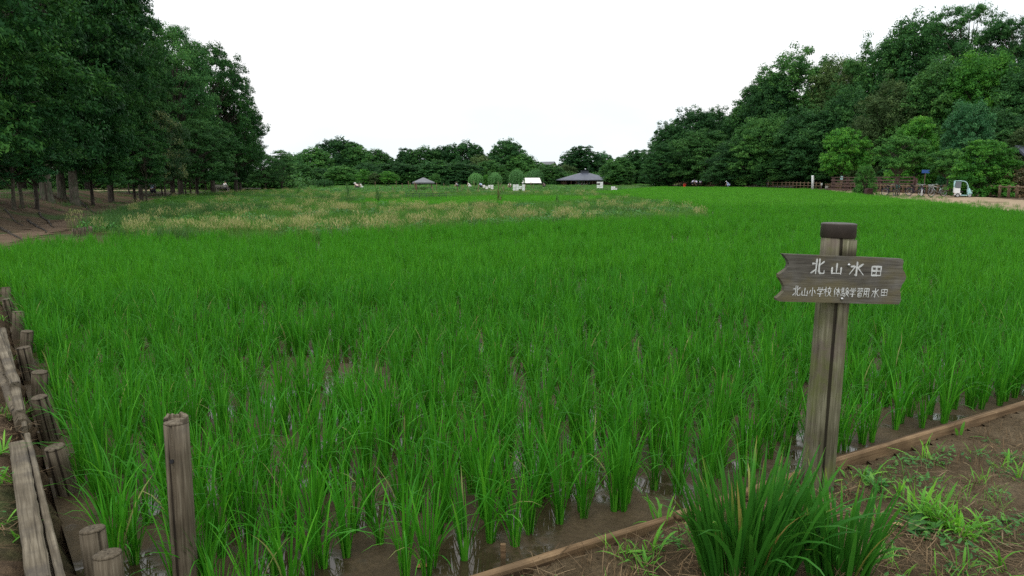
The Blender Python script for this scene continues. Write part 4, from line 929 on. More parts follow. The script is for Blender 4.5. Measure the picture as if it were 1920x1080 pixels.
STK = {
 '北': [[(.38, 0), (.38, .97)], [(.05, .32), (.38, .30)], [(0, .92), (.38, .66)], [(.60, 0), (.60, .78), (.70, .92), (1, .92), (1, .72)], [(.96, .16), (.62, .42)]],
 '山': [[(.5, 0), (.5, .9)], [(.05, .35), (.05, .9), (.95, .9)], [(.95, .35), (.95, 1)]],
 '水': [[(.5, 0), (.5, 1), (.38, .9)], [(.08, .34), (.4, .32), (.03, .9)], [(.92, .14), (.58, .42), (1, .94)]],
 '田': [[(.08, .06), (.08, .97)], [(.08, .08), (.92, .08), (.92, .97)], [(.08, .94), (.92, .94)], [(.5, .08), (.5, .94)], [(.08, .5), (.92, .5)]],
 '小': [[(.5, 0), (.5, .97), (.36, .86)], [(.25, .3), (.03, .76)], [(.75, .3), (.97, .72)]],
 '学': [[(.2, 0), (.28, .16)], [(.48, 0), (.52, .14)], [(.82, 0), (.68, .16)], [(.08, .24), (.05, .42)], [(.08, .24), (.95, .24), (.88, .4)], [(.28, .42), (.72, .42), (.5, .58)], [(.5, .58), (.5, 1), (.36, .92)], [(.06, .68), (.94, .68)]],
 '校': [[(0, .3), (.42, .3)], [(.22, 0), (.22, 1)], [(.2, .35), (0, .7)], [(.24, .38), (.4, .58)], [(.7, 0), (.7, .18)], [(.45, .2), (1, .2)], [(.6, .3), (.48, .5)], [(.8, .3), (.95, .48)], [(.88, .45), (.68, .78), (.42, 1)], [(.55, .45), (.75, .8), (1, 1)]],
 '体': [[(.28, 0), (.02, .45)], [(.17, .3), (.17, 1)], [(.35, .25), (1, .25)], [(.67, 0), (.67, 1)], [(.65, .3), (.35, .75)], [(.7, .3), (1, .72)], [(.5, .78), (.85, .78)]],
 '験': [[(.08, .05), (.08, .62)], [(.08, .05), (.44, .05)], [(.26, .05), (.26, .6)], [(.08, .24), (.42, .24)], [(.08, .42), (.42, .42)], [(.08, .62), (.46, .62), (.42, .98), (.34, .92)], [(.04, .75), (.02, .92)], [(.17, .76), (.18, .88)], [(.29, .76), (.31, .86)], [(.74, 0), (.5, .32)], [(.74, 0), (1, .3)], [(.62, .32), (.88, .32)], [(.56, .45), (.94, .45), (.94, .65), (.56, .65), (.56, .45)], [(.75, .32), (.72, .7), (.48, 1)], [(.76, .68), (1, 1)]],
 '習': [[(.05, .05), (.44, .05), (.44, .45)], [(.12, .18), (.24, .26)], [(.08, .42), (.36, .28)], [(.54, .05), (.94, .05), (.94, .45)], [(.62, .18), (.74, .26)], [(.56, .42), (.86, .28)], [(.5, .48), (.42, .58)], [(.22, .58), (.22, 1)], [(.22, .58), (.8, .58), (.8, 1)], [(.22, .78), (.8, .78)], [(.22, .98), (.8, .98)]],
 '用': [[(.15, .05), (.15, .6), (.02, 1)], [(.15, .05), (.88, .05), (.88, 1), (.76, .95)], [(.15, .35), (.88, .35)], [(.15, .65), (.88, .65)], [(.52, .05), (.52, .98)]],
}
BIG = [('北', 435, 470, 585, 645), ('山', 668, 515, 782, 640), ('水', 870, 495, 1038, 652), ('田', 1120, 535, 1242, 648)]
SMALL = [('北', 255, 772, 340, 890), ('山', 358, 795, 424, 887), ('小', 438, 788, 517, 887), ('学', 530, 787, 606, 890), ('校', 610, 778, 695, 887), ('体', 718, 785, 797, 887), ('験', 805, 785, 895, 887), ('学', 900, 785, 976, 887), ('習', 985, 785, 1052, 886), ('用', 1060, 785, 1130, 886), ('水', 1150, 782, 1240, 887), ('田', 1260, 790, 1338, 866)]
cnt = 0
def ribbon(mb, pts, w, lift, rng):
    """a brush stroke: filled strip with tapering ends, 0.8 mm proud"""
    P2 = [Vector((p[0], p[1])) for p in pts]; Q2 = []
    for i in range(len(P2) - 1):
        for k in range(5): Q2.append(P2[i].lerp(P2[i + 1], k / 5))
    Q2.append(P2[-1]); n = len(Q2); A = []
    for i, p in enumerate(Q2):
        t = (Q2[min(i + 1, n - 1)] - Q2[max(i - 1, 0)]).normalized(); nn = Vector((-t.y, t.x)); f = i / (n - 1)
        ww = w * (.62 + .5 * math.sin(PI * min(1, f * 1.25 + .12))) * rng.uniform(.88, 1.12) * (1.15 - .3 * f) / 2
        A.append((p + nn * ww, p - nn * ww))
    for i in range(n - 1):
        q = [A[i][0], A[i][1], A[i + 1][1], A[i + 1][0]]
        mb.bm.faces.new([mb.bm.verts.new((v.x, -lift, v.y)) for v in q])
for tab, w, nm in ((BIG, .0080, 'large_lettering'), (SMALL, .0041, 'small_lettering')):
    for ch, x0, y0, x1, y1 in tab:
        lt = MB()
        for st in STK[ch]:
            ribbon(lt, [bxy(x0 + (x1 - x0) * p[0], y0 + (y1 - y0) * p[1]) for p in st], w, .0010 + cnt * .00002, rr); cnt += 1
        lt.build(nm, M['letter'], BD)
for X, Y in ((856, 532), (822, 910)):
    x, z = bxy(X, Y); bo = MB(); bo.ball((x, -.004, z), .0075, (1, .6, 1), 14, 8); bo.build('bolt', M['steel'], BD)

# ------------------------------------------------------------------ near posts, stakes, planks, kerb
def stake(name, px, py, wpx, lab, cat, ztop=.24, grp=None, lean=(0, 0), d=None, seed=0, zbot=-.45, holes=False):
    rg = random.Random(seed + 77)
    if d is None:
        p = G(px, py, ztop) + (np.array([ld[1], -ld[0]]) * .05 + np.array([.03, 0]) if ztop > .2 and name == 'edging_stake' and px > -20 else 0); x, y = p
    else: y = d; x = XatD(px, d, py); ztop = ZatD(py, d)
    dep = y * _c + (CAMZ - ztop) * _s; r = wpx / FPX * dep / 2
    t = thing(name, lab, cat, (x, y, MUDZ), rg.uniform(0, 6.28) if not holes else 0, grp)
    t.rotation_euler[0], t.rotation_euler[1] = lean
    L = ztop - MUDZ
    g = [(rg.uniform(0, 6.28), .06, .012) for _ in range(3)] if not holes else [(math.radians(268), .05, .010), (math.radians(300), .035, .006), (math.radians(210), .03, .004)]
    mb = ring_post(MB(), zbot, L - .006, r, r * .96, 48, 10, rg, g)
    mb.build('shaft', M['stake_wood'], t)
    top = MB(); top.tube([(0, 0, L - .006), (0, 0, L), (0, 0, L + .003)], [r * .955, r * .93, r * .8], 26, True, .03, rg); top.build('cut_top', M['stake_wood'], t)
    return t, r, L
t, r, L = stake('wooden_post', 325, 789, 46, 'grey split round post rising from the rice with a drilled hole', 'post', d=2.36, lean=(0, math.radians(.8)), seed=3, holes=True)
hole = MB(); hole.tube([(-.004, -r * 1.005, L - .135), (-.004, -r * .9, L - .135)], [.0075, .0075], 16); hole.build('drilled_hole', M['rubber'], t)
chip = MB()
for k in range(9):
    a = math.radians(-20 + k * 25); chip.box((math.cos(a) * r * .78, math.sin(a) * r * .78, L + .006 + .004 * math.sin(k * 2.1)), (.014, .02, .018), a, .1 * k, 0, .003)
chip.build('split_rim', M['stake_wood'], t)
for i, (px, py, w, lab) in enumerate([
 (152, 1052, 52, 'short round stake lowest in the photo at the plank end'), (132, 1004, 46, 'short round stake just behind the lowest one'),
 (82, 836, 35, 'tallest leaning round stake halfway along the big plank'), (57, 742, 28, 'round stake with a clean flat top beside the rotten log'),
 (41, 698, 27, 'round stake tied with wire beside the cracked pole'), (29, 652, 24, 'round stake by the small weed tuft on the poles'),
 (20, 622, 21, 'dark round stake behind the weed tuft'), (11, 586, 20, 'round stake wound with dry grass at its top'), (4, 560, 17, 'thin round stake near the left edge of the photo'), (-6, 540, 15, 'last thin stake at the left edge of the photo')]):
    stake('edging_stake', px, py, w, lab, 'stake', .24 + .015 * math.sin(i * 2.3), 'stakes holding the left bank', (math.radians(rr.uniform(-4, 3)), math.radians(rr.uniform(-9, -4))), None, i)
def plank(name, a, b, w, th, zc, lab, mat, cat='plank', rag=0.0, tilt=0.0, seed=1, grp=None, segs=26):
    """a weathered board from a to b (ground points), uneven edges and ends"""
    rg = random.Random(seed); a = Vector((a[0], a[1])); b = Vector((b[0], b[1])); L = (b - a).length; bm = bmesh.new(); V = []
    for i in range(segs + 1):
        x = -L / 2 + L * i / segs; e1 = w / 2 * (1 + rag * rg.uniform(-1, .3)); e2 = w / 2 * (1 + rag * rg.uniform(-1, .3)); dz = 0.0
        if i in (0, segs) and rag: x += rg.uniform(-.02, .02)
        c = min(th, w) * .16
        V.append([bm.verts.new(p) for p in ((x, -e1, -th / 2), (x, -e1, th / 2 - c), (x, -e1 + c, th / 2 + dz), (x, e2 - c, th / 2 + dz * .6), (x, e2, th / 2 - c), (x, e2, -th / 2))])
    for i in range(segs):
        for k in range(6): bm.faces.new((V[i][k], V[i][(k + 1) % 6], V[i + 1][(k + 1) % 6], V[i + 1][k]))
    bm.faces.new(V[0][::-1]); bm.faces.new(V[-1]); bmesh.ops.recalc_face_normals(bm, faces=bm.faces)
    me = bpy.data.meshes.new(name); bm.to_mesh(me); bm.free()
    o = link(name, me, M[mat], None, ((a.x + b.x) / 2, (a.y + b.y) / 2, zc), math.atan2(b.y - a.y, b.x - a.x)); o.rotation_euler[0] = tilt
    return tag(o, lab, cat, grp)
plank('wooden_plank', G(74, 1092, .2), G(33, 832, .2), .072, .045, .195, 'broad grey weathered plank lying flat along the left bank', 'plank_wood', rag=.10, seed=4)
plank('wooden_plank', G(114, 1084, .2), G(50, 812, .2), .028, .12, .145, 'narrow plank on edge between the broad plank and the stakes', 'plank_wood', rag=.16, seed=6)
plank('wooden_plank', G(47, 806, .2), G(34, 745, .2), .03, .2, .12, 'short splintered plank end above the broad plank', 'plank_wood', rag=.3, seed=7)
plank('wooden_plank', G(38, 770, .24), G(4, 616, .24), .05, .05, .225, 'long squared pole behind the wired stake', 'plank_wood', rag=.12, seed=8)
plank('wooden_plank', G(28, 718, .27), G(-16, 590, .27), .06, .06, .25, 'cracked pole lying beside the squared pole', 'plank_wood', rag=.2, seed=9)
lg = MB(); rl_ = random.Random(3); pa, pb = G(44, 796, .2), G(-14, 662, .2)
lg.tube([(pa[0] + (pb[0] - pa[0]) * i / 9, pa[1] + (pb[1] - pa[1]) * i / 9, .20 + rl_.uniform(-.01, .01)) for i in range(10)], [.034 * rl_.uniform(.8, 1.1) for _ in range(10)], 12, True, .14, rl_)
tag(lg.build('rotten_log', M['stake_wood']), 'crumbling rotten brown log on the left bank', 'log')
plank('edging_board', K0 - kd * 1.6, G(1262, 966, .05), .035, .16, -.03, 'lower wooden edging board between mud and soil left of the iris', 'kerb_wood', 'edging board', .05, 0, 12, 'edging boards of the near bank', 60)
plank('edging_board', G(1268, 964, .05) + kn * .01, G(1552, 866, .05), .035, .17, -.035, 'edging board behind the iris leaves up to the sign post', 'kerb_wood', 'edging board', .04, 0, 13, 'edging boards of the near bank', 30)
plank('edging_board', G(1556, 862, .065), G(2300, 640, .065), .042, .21, -.04, 'long tan edging board running right from the sign post', 'kerb_wood', 'edging board', .03, 0, 14, 'edging boards of the near bank', 60)
p_ = G(945, 1045, -.03); st_ = MB(); st_.bar((p_[0], p_[1], -.2), (p_[0] - .004, p_[1], .03), .016, .022, .003); tag(st_.build('marker_peg', M['kerb_wood']), 'small split wooden peg standing in the mud by the edging board', 'peg')
for i, (px, lab) in enumerate([(232, 'low log post at the far left rice corner, left one'), (243, 'low log post at the far left rice corner, second'), (252, 'low log post at the far left rice corner, third'), (263, 'low log post at the far left rice corner beside the tan grass')]):
    stake('edging_stake', px - 100, 429 - i * 1.5, 7, lab.replace('log', 'log'), 'stake', .22, 'log posts at the far corner of the rice', seed=30 + i)
# fallen leaf on the mud
def leaf_obj(px, py, z, s, rz, mat, lab):
    p = G(px, py, z); V = []; bm = bmesh.new(); n = 7; A = []
    for i in range(n):
        t = i / (n - 1); w = math.sin(PI * min(.98, t * .92 + .06)) * .32; A.append((bm.verts.new((t - .5, -w, .10 * w + .05 * math.sin(t * 4))), bm.verts.new((t - .5, 0, .05 * math.sin(t * 4))), bm.verts.new((t - .5, w, .16 * w + .05 * math.sin(t * 4)))))
    for i in range(n - 1):
        for k in range(2): bm.faces.new((A[i][k], A[i][k + 1], A[i + 1][k + 1], A[i + 1][k]))
    me = bpy.data.meshes.new('fallen_leaf'); bm.to_mesh(me); bm.free(); o = link('fallen_leaf', me, mat, None, (p[0], p[1], z + .004), rz); o.scale = (s, s, s); tag(o, lab, 'fallen leaf')
M['leaf_brown'] = flat('dead_leaf_brown', (0.30, 0.13, 0.06), 0.8); M['leaf_tan'] = flat('dead_leaf_tan', (0.42, 0.27, 0.13), 0.8)
leaf_obj(793, 1063, MUDZ, .055, .3, M['leaf_brown'], 'reddish dead leaf lying on the mud near the first rice plants')
leaf_obj(1684, 985, .02, .05, 2.6, M['leaf_tan'], 'tan dead leaf on the soil beside the low rosette weed')
leaf_obj(1630, 905, .02, .035, 1.2, M['leaf_tan'], 'small tan dead leaf on the soil beside the sign post')

# ------------------------------------------------------------------ iris clumps and weeds on the near bank
def iris_clump(name, px, py, n, rx, h, seed, lab, fan=.24, rz=0.0):
    p = G(px, py, 0); r = np.random.RandomState(seed); a = r.uniform(0, 6.28, n); q = np.sqrt(r.uniform(0, 1, n))
    base = np.stack([np.cos(a) * q * rx, np.sin(a) * q * rx * .6, np.full(n, -.02)], 1)
    az = np.arctan2(base[:, 1], base[:, 0]) + r.normal(0, .5, n)
    T = np.clip(r.beta(2, 3, n)[:, None] * .5 + np.linspace(0, 1, 8)[None] ** 5 * np.where(r.uniform(size=n) < .4, r.uniform(.2, .8, n), .03)[:, None], 0, 1)
    dead = r.uniform(size=n) < .02; T[dead] = r.uniform(.8, 1, dead.sum())[:, None]
    V, F, TT = blades(r, base, az, np.clip(q * fan + r.normal(0, .05, n), 0, 1), np.abs(r.normal(.16, .2, n)) + .1 * q + np.where(r.uniform(size=n) < .14, r.uniform(.5, 1.5, n), 0), h * r.uniform(.55, 1.1, n), r.uniform(.011, .020, n), 7, r.normal(0, .8, n), T, 'sword')
    me = np_mesh(name, V, F, True, tint=TT); return tag(link(name, me, M['iris'], None, (p[0], p[1], 0)), lab, 'iris')
iris_clump('iris_plant', 1395, 1085, 260, .17, .52, 1, 'large clump of dark sword-shaped iris leaves before the sign post')
iris_clump('iris_plant', 1572, 1090, 120, .105, .43, 2, 'smaller clump of iris leaves right of the large clump')
def weed(px, py, n, h, w, seed, lab, tilt=.7, curl=.9, mat='weed', z=0.0, rad=.03, name='grass_weed'):
    p = G(px, py, z); V = grass_tuft(seed, n, rad, h, w, tilt, curl, 6, (2, 2)); me = np_mesh(name, V[0], V[1], True, tint=V[2])
    return tag(link(name, me, M[mat], None, (p[0], p[1], hz(p[0], p[1]) - .005)), lab, 'weed')
for k, (px, py, n, h, w, lab) in enumerate([
 (1603, 905, 7, .15, .013, 'bright broad-bladed weed at the foot of the sign post'), (1622, 900, 7, .16, .010, 'taller upright weed just right of the sign post'),
 (1685, 935, 16, .16, .010, 'arching grass weed between the sign post and the brightest tuft'), (1720, 972, 30, .19, .013, 'bright arching weed joined to the brightest tuft'),
 (1762, 985, 60, .19, .013, 'largest brightest weed tuft on the bare soil'), (1800, 1003, 40, .17, .012, 'bright low weed right of the largest tuft'),
 (1815, 1018, 16, .11, .011, 'short weed at the lower end of the bright tufts'), (1850, 1000, 9, .14, .011, 'sparse bright weed farthest right of the bright tufts'),
 (1735, 865, 14, .17, .008, 'thin bluish grass weed near the long edging board'), (1800, 820, 4, .13, .016, 'single broad upright blade against the long edging board'),
 (1655, 842, 6, .07, .010, 'tiny seedling tuft beside the long edging board'), (1880, 880, 9, .14, .009, 'thin weed near the right edge of the photo'),
 (1905, 900, 8, .12, .012, 'round-leaved weed at the right edge of the photo'), (1800, 1075, 10, .15, .010, 'upright weed at the bottom edge right of the iris'), (1880, 1078, 14, .16, .010, 'weed at the bottom right corner of the photo'),
 (1640, 985, 10, .16, .010, 'weed with curved blades right beside the smaller iris clump'), (1240, 990, 12, .16, .011, 'weed with curved blades left of the large iris clump'),
 (1225, 1040, 9, .15, .013, 'broad-bladed weed at the left foot of the large iris clump'), (1205, 1075, 10, .13, .012, 'weed at the bottom edge left of the large iris clump'),
 (1655, 1060, 10, .17, .010, 'long arching weed at the bottom edge beside the smaller iris clump')]):
    weed(px, py, n, h, w, 700 + k, lab)
for k, (px, py, n, h, w, lab) in enumerate([(18, 808, 26, .16, .009, 'grass weed overhanging the splintered plank end'), (8, 900, 18, .11, .013, 'leafy weed on the soil left of the broad plank'), (22, 956, 12, .10, .013, 'small leafy weed lower left of the broad plank'),
  (8, 1040, 10, .10, .014, 'leafy weed in the bottom left corner of the photo'), (40, 1062, 6, .09, .012, 'small weed sprouting beside the broken plank end'), (22, 672, 14, .12, .008, 'weed tuft growing over the cracked pole'), (2, 600, 16, .14, .008, 'weed tuft at the left edge above the cracked pole'), (40, 790, 14, .2, .009, 'long weed leaning over the rice beside the rotten log')]):
    weed(px, py, n, h, w, 760 + k, lab, .7, .8, 'weed', .03)
for k, (px, py, lab) in enumerate([(1712, 1000, 'grey-green rosette weed with spoon leaves beside the dead leaf'), (1640, 918, 'pale rosette weed close to the sign post')]):
    p = G(px, py, 0); V = herb_tuft(790 + k, 26, .07, .04, .06); tag(link('rosette_weed', np_mesh('rosette_weed', V[0], V[1], True, tint=V[2]), M['herb'], None, (p[0], p[1], .01)), lab, 'weed')
# litter and small cover
SOILP = np.array([K0 - kd * 1.2 - kn * .05, K0 + kd * 7.5 - kn * .06, K0 + kd * 7.5 - kn * 3, K0 - kd * 1.2 - kn * 2])
straw_bits = []
for i in range(5):
    r = np.random.RandomState(800 + i); n = 46; q = r.uniform(-.14, .14, (n, 2)); base = np.column_stack([q, r.uniform(.004, .03, n)])
    V = blades(r, base, r.uniform(0, 6.28, n), r.uniform(1.35, 1.68, n), r.normal(0, .25, n), r.uniform(.03, .14, n), r.uniform(.0015, .0042, n), 3, r.normal(0, .6, n), r.beta(2, 2, n), 'flat')
    straw_bits.append(tuft_mesh('straw_bits', V, M['litter']))
Q = rnd(SOILP, 1700); Q = Q[in_view(Q, 3) & (edist(PADDY, Q) > .12)]; L1 = lump(Q[:, 0], Q[:, 1], 2.2, 71); Q = Q[R.uniform(size=len(Q)) < np.where(L1 > .1, .8, .14)]; n = len(Q)
scatter('dry_straw', straw_bits, z3(Q, height(Q) + .012), R.uniform(0, 6.28, n), R.uniform(.7, 1.4, n), R.randint(0, 5, n), 'dry straw and dead grass strewn over the near soil', 'straw')
sprigs = [tuft_mesh('weed_sprig', herb_tuft(810 + i, 22, .06, .05, .022), M['herb']) for i in range(3)] + [tuft_mesh('weed_sprig', grass_tuft(815 + i, 9, .04, .085, .0035, .5, .7, 4), M['weed']) for i in range(3)]
stand = [tuft_mesh('dead_stem', grass_tuft(818 + i, 9, .05, .10, .0028, .35, .5, 4, (3, 2)), M['litter']) for i in range(3)]
Q = rnd(SOILP, 4200); Q = Q[in_view(Q, 3) & (edist(PADDY, Q) > .1)]; L1 = lump(Q[:, 0], Q[:, 1], 1.3, 72); Q = Q[R.uniform(size=len(Q)) < np.where(L1 > .15, .9, .25)]; n = len(Q)
scatter('weed_cover', sprigs[:3], z3(Q[::2], height(Q[::2]) + .01), R.uniform(0, 6.28, len(Q[::2])), R.uniform(.5, 1.4, len(Q[::2])), R.randint(0, 3, len(Q[::2])), 'tiny creeping weeds on the near soil', 'weeds')
scatter('weed_blades', sprigs[3:], z3(Q[1::2], height(Q[1::2]) + .01), R.uniform(0, 6.28, len(Q[1::2])), R.uniform(.5, 1.5, len(Q[1::2])), R.randint(0, 3, len(Q[1::2])), 'fine grass blades sprouting from the near soil', 'weeds')
Q = rnd(SOILP, 2600); Q = Q[in_view(Q, 3) & (edist(PADDY, Q) > .08)]; n = len(Q)
scatter('dead_stems', stand, z3(Q, height(Q) + .008), R.uniform(0, 6.28, n), R.uniform(.4, 1.3, n), R.randint(0, 3, n), 'standing dead grass stems on the near soil', 'dead grass')
LSOIL = np.array([G(60, 1100, 0), G(38, 860, 0), G(0, 640, 0), G(-60, 560, 0), G(-260, 560, 0), G(-260, 1100, 0)])
Q = rnd(LSOIL, 900); Q = Q[in_view(Q, 3)]; n = len(Q)
scatter('bank_litter', straw_bits, z3(Q, height(Q) + .01), R.uniform(0, 6.28, n), R.uniform(.5, 1.1, n), R.randint(0, 5, n), 'dead grass bits on the left bank', 'litter')
q = Q[::3]; scatter('bank_weeds', sprigs, z3(q, height(q) + .006), R.uniform(0, 6.28, len(q)), R.uniform(.6, 1.4, len(q)), R.randint(0, 6, len(q)), 'small weeds on the left bank', 'weeds')
# clods on the near soil and mud lumps
clod = []
for i in range(4):
    bm = bmesh.new(); bmesh.ops.create_icosphere(bm, subdivisions=2, radius=.5); rg = random.Random(i)
    for v in bm.verts: v.co *= 1 + rg.uniform(-.22, .22); v.co.z *= .6
    me = bpy.data.meshes.new('soil_clod'); bm.to_mesh(me); bm.free(); me.materials.append(M['near_soil']); clod.append(me)
Q = rnd(SOILP, 6200); Q = Q[in_view(Q, 3) & (edist(PADDY, Q) > .03) & (Q[:, 1] < 6)]; n = len(Q)
scatter('soil_clods', clod, z3(Q, height(Q) + .012), R.uniform(0, 6.28, n), R.uniform(.004, .016, n) * R.choice([1, 1, 1, 1.8], n), R.randint(0, 4, n), 'crumbs and clods of dark soil on the near bank', 'soil clods')

# ------------------------------------------------------------------ people (far off, 8-15 px tall)
def skin_obj(name, joints, edges, mat, parent, levels=2):
    me = bpy.data.meshes.new(name); ks = list(joints); ix = {k: i for i, k in enumerate(ks)}
    me.from_pydata([joints[k][0] for k in ks], [(ix[a], ix[b]) for a, b in edges], [])
    o = link(name, me, mat, parent); md = o.modifiers.new('skin', 'SKIN')
    sv = me.skin_vertices[0].data
    for k in ks:
        r = joints[k][1]; sv[ix[k]].radius = r if hasattr(r, '__len__') else (r, r)
    sv[0].use_root = True; md.use_smooth_shade = True
    s2 = o.modifiers.new('sub', 'SUBSURF'); s2.levels = s2.render_levels = levels
    return o
def person(px, d, lab, pose, shirt, trousers, head=None, face=0.0, z=None, hat=None):
    x = XatD(px, d); g = hz(x, d) if z is None else z
    t = thing('person', lab, 'person', (x, d, g), face)
    if pose == 'stand':
        hp = (0, 0, .92); ch = (0, 0, 1.32); nk = (0, 0, 1.46); hd = (0, .02, 1.58); tp = (0, .02, 1.66)
        kn_ = [(s * .10, .02, .5) for s in (-1, 1)]; an = [(s * .11, -.01, .08) for s in (-1, 1)]; toe = [(s * .12, .15, .03) for s in (-1, 1)]
        el = [(s * .27, -.02, 1.10) for s in (-1, 1)]; wr = [(s * .28, .06, .86) for s in (-1, 1)]; hnd = [(s * .27, .09, .76) for s in (-1, 1)]; hipz = .90
        hip = [(s * .10, 0, .88) for s in (-1, 1)]; sh = [(s * .19, 0, 1.38) for s in (-1, 1)]
    elif pose == 'sit':
        hp = (0, 0, .50); ch = (0, .08, .90); nk = (0, .12, 1.04); hd = (0, .17, 1.15); tp = (0, .19, 1.23)
        hip = [(s * .10, .02, .48) for s in (-1, 1)]; kn_ = [(s * .13, .44, .48) for s in (-1, 1)]; an = [(s * .13, .42, .09) for s in (-1, 1)]; toe = [(s * .14, .58, .03) for s in (-1, 1)]
        sh = [(s * .19, .09, .96) for s in (-1, 1)]; el = [(s * .26, .16, .70) for s in (-1, 1)]; wr = [(s * .18, .36, .60) for s in (-1, 1)]; hnd = [(s * .13, .44, .58) for s in (-1, 1)]
    else:                                            # 'bend': squatting, reaching down to the crops
        hp = (0, 0, .42); ch = (0, .30, .72); nk = (0, .40, .80); hd = (0, .50, .86); tp = (0, .55, .92)
        hip = [(s * .11, .01, .40) for s in (-1, 1)]; kn_ = [(s * .17, .36, .46) for s in (-1, 1)]; an = [(s * .14, .12, .08) for s in (-1, 1)]; toe = [(s * .15, .28, .03) for s in (-1, 1)]
        sh = [(s * .18, .33, .76) for s in (-1, 1)]; el = [(s * .22, .46, .52) for s in (-1, 1)]; wr = [(s * .15, .62, .32) for s in (-1, 1)]; hnd = [(s * .13, .66, .24) for s in (-1, 1)]
    J = {'hp': (hp, (.145, .11)), 'ch': (ch, (.15, .105)), 'nk': (nk, .055), 'hd': (hd, (.082, .098)), 'tp': (tp, (.06, .07))}; E = [('hp', 'ch'), ('ch', 'nk'), ('nk', 'hd'), ('hd', 'tp')]
    for i, s in enumerate('lr'):
        J.update({'hip' + s: (hip[i], .088), 'kn' + s: (kn_[i], .062), 'an' + s: (an[i], .042), 'to' + s: (toe[i], .036), 'sh' + s: (sh[i], .058), 'el' + s: (el[i], .045), 'wr' + s: (wr[i], .03), 'ha' + s: (hnd[i], .034)})
        E += [('hp', 'hip' + s), ('hip' + s, 'kn' + s), ('kn' + s, 'an' + s), ('an' + s, 'to' + s), ('ch', 'sh' + s), ('sh' + s, 'el' + s), ('el' + s, 'wr' + s), ('wr' + s, 'ha' + s)]
    skin_obj('body', J, E, M['skin'], t)
    lo = tuple(h * .8 + c * .2 for h, c in zip(hp, ch))
    JS = {'lo': (lo, (.165, .13)), 'ch': (ch, (.172, .125)), 'nk': (tuple(c * .7 + n * .3 for c, n in zip(ch, nk)), .10)}; ES = [('lo', 'ch'), ('ch', 'nk')]
    JT = {'hp': (hp, (.16, .125))}; ET = []
    for i, s in enumerate('lr'):
        mid = tuple(a * .35 + b * .65 for a, b in zip(sh[i], el[i])); JS['sh' + s] = (sh[i], .076); JS['md' + s] = (mid, .066); ES += [('ch', 'sh' + s), ('sh' + s, 'md' + s)]
        cu = tuple(a * .12 + b * .88 for a, b in zip(kn_[i], an[i])); JT['hip' + s] = (hip[i], .102); JT['kn' + s] = (kn_[i], .078); JT['cu' + s] = (cu, .062); ET += [('hp', 'hip' + s), ('hip' + s, 'kn' + s), ('kn' + s, 'cu' + s)]
    skin_obj('shirt', JS, ES, M[shirt], t); skin_obj('trousers', JT, ET, M[trousers], t)
    h = MB(); h.ball((hd[0], hd[1] - .018, (hd[2] + tp[2]) / 2 + .035), .112, (.88, 1, .9))
    if hat: h.tube([(tp[0], tp[1] - .01, hd[2] + .05), (tp[0], tp[1] - .01, hd[2] + .062), (tp[0], tp[1] - .01, tp[2] + .06), (tp[0], tp[1] - .01, tp[2] + .085)], [.2, .19, .11, .06], 20)
    h.build('hat' if hat else 'hair', M[hat] if hat else M['hair'], t)
    return t
person(420, 85, 'person in a white shirt sitting hunched on the wooden bench', 'sit', 'white_cloth', 'dark_cloth', face=-.5)
person(284, 64, 'person in a pale blue shirt sitting among the trunks of the left wood', 'sit', 'blue_cloth', 'dark_cloth', face=.3, hat='lilac_cloth')
person(671, 102, 'person in a pale pink top stooping at the edge of the garden plots', 'bend', 'pink_cloth', 'dark_cloth', face=1.2, hat='white_cloth')
person(678, 104, 'person in white beside the stooping one in pink', 'bend', 'white_cloth', 'white_cloth', face=2.5)
person(957, 108, 'person in a white shirt and dark trousers left of the wider placard rack', 'bend', 'white_cloth', 'dark_cloth', face=2.8)
person(904, 112, 'person in pale blue beside the placard rack nearer the willows', 'bend', 'blue_cloth', 'dark_cloth', face=1.0)
person(859, 122, 'person in pale blue working among the tall crops by the clipped bushes', 'bend', 'blue_cloth', 'dark_cloth', face=2.0)
person(882, 120, 'person in white among the tall crops below the first willow', 'bend', 'white_cloth', 'white_cloth', face=1.5)
person(1021, 118, 'person in dark clothes right of the white canopy', 'bend', 'dark_cloth', 'dark_cloth', face=.4)
person(1297, 128, 'person in white bending over at the field edge, leftmost of three', 'bend', 'lilac_cloth', 'dark_cloth', face=-1.5, z=.45)
person(1307, 128, 'person in lilac squatting at the field edge, middle of three', 'bend', 'lilac_cloth', 'dark_cloth', face=.3, z=.4)
person(1313, 129, 'person in lilac squatting at the field edge, rightmost of three', 'bend', 'lilac_cloth', 'dark_cloth', face=-.6, z=.4)
person(1368, 118, 'person with a white cap crouching among leaves near the long planks', 'bend', 'blue_cloth', 'blue_cloth', face=1.0, hat='white_cloth', z=.2)

# ------------------------------------------------------------------ benches
def bench(px, d, lab, w=1.5, rz=0.0, back=True):
    x = XatD(px, d); t = thing('park_bench', lab, 'bench', (x, d, hz(x, d)), rz)
    s = MB()
    for k in range(3): s.box((0, -.14 + k * .14, .43), (w, .12, .04), bev=.006)
    s.build('seat', M['grey_wood'], t)
    if back:
        b = MB()
        for k in range(2): b.box((0, -.25, .60 + k * .16), (w, .03, .12), bev=.006)
        b.build('backrest', M['grey_wood'], t)
    for sx in (-1, 1):
        l = MB(); l.box((sx * (w / 2 - .12), .14, .205), (.07, .07, .41)); l.box((sx * (w / 2 - .12), -.16, .205 if not back else .38), (.07, .07, .41 if not back else .80)); l.box((sx * (w / 2 - .12), -.01, .12), (.05, .23, .05)); l.build('leg', M['grey_wood'], t)
bench(417, 84.8, 'grey wooden bench with backrest carrying the seated person', 1.7, -.2)
bench(468, 82, 'low backless plank bench at the meadow edge right of the sitter', 2.4, .05, False)

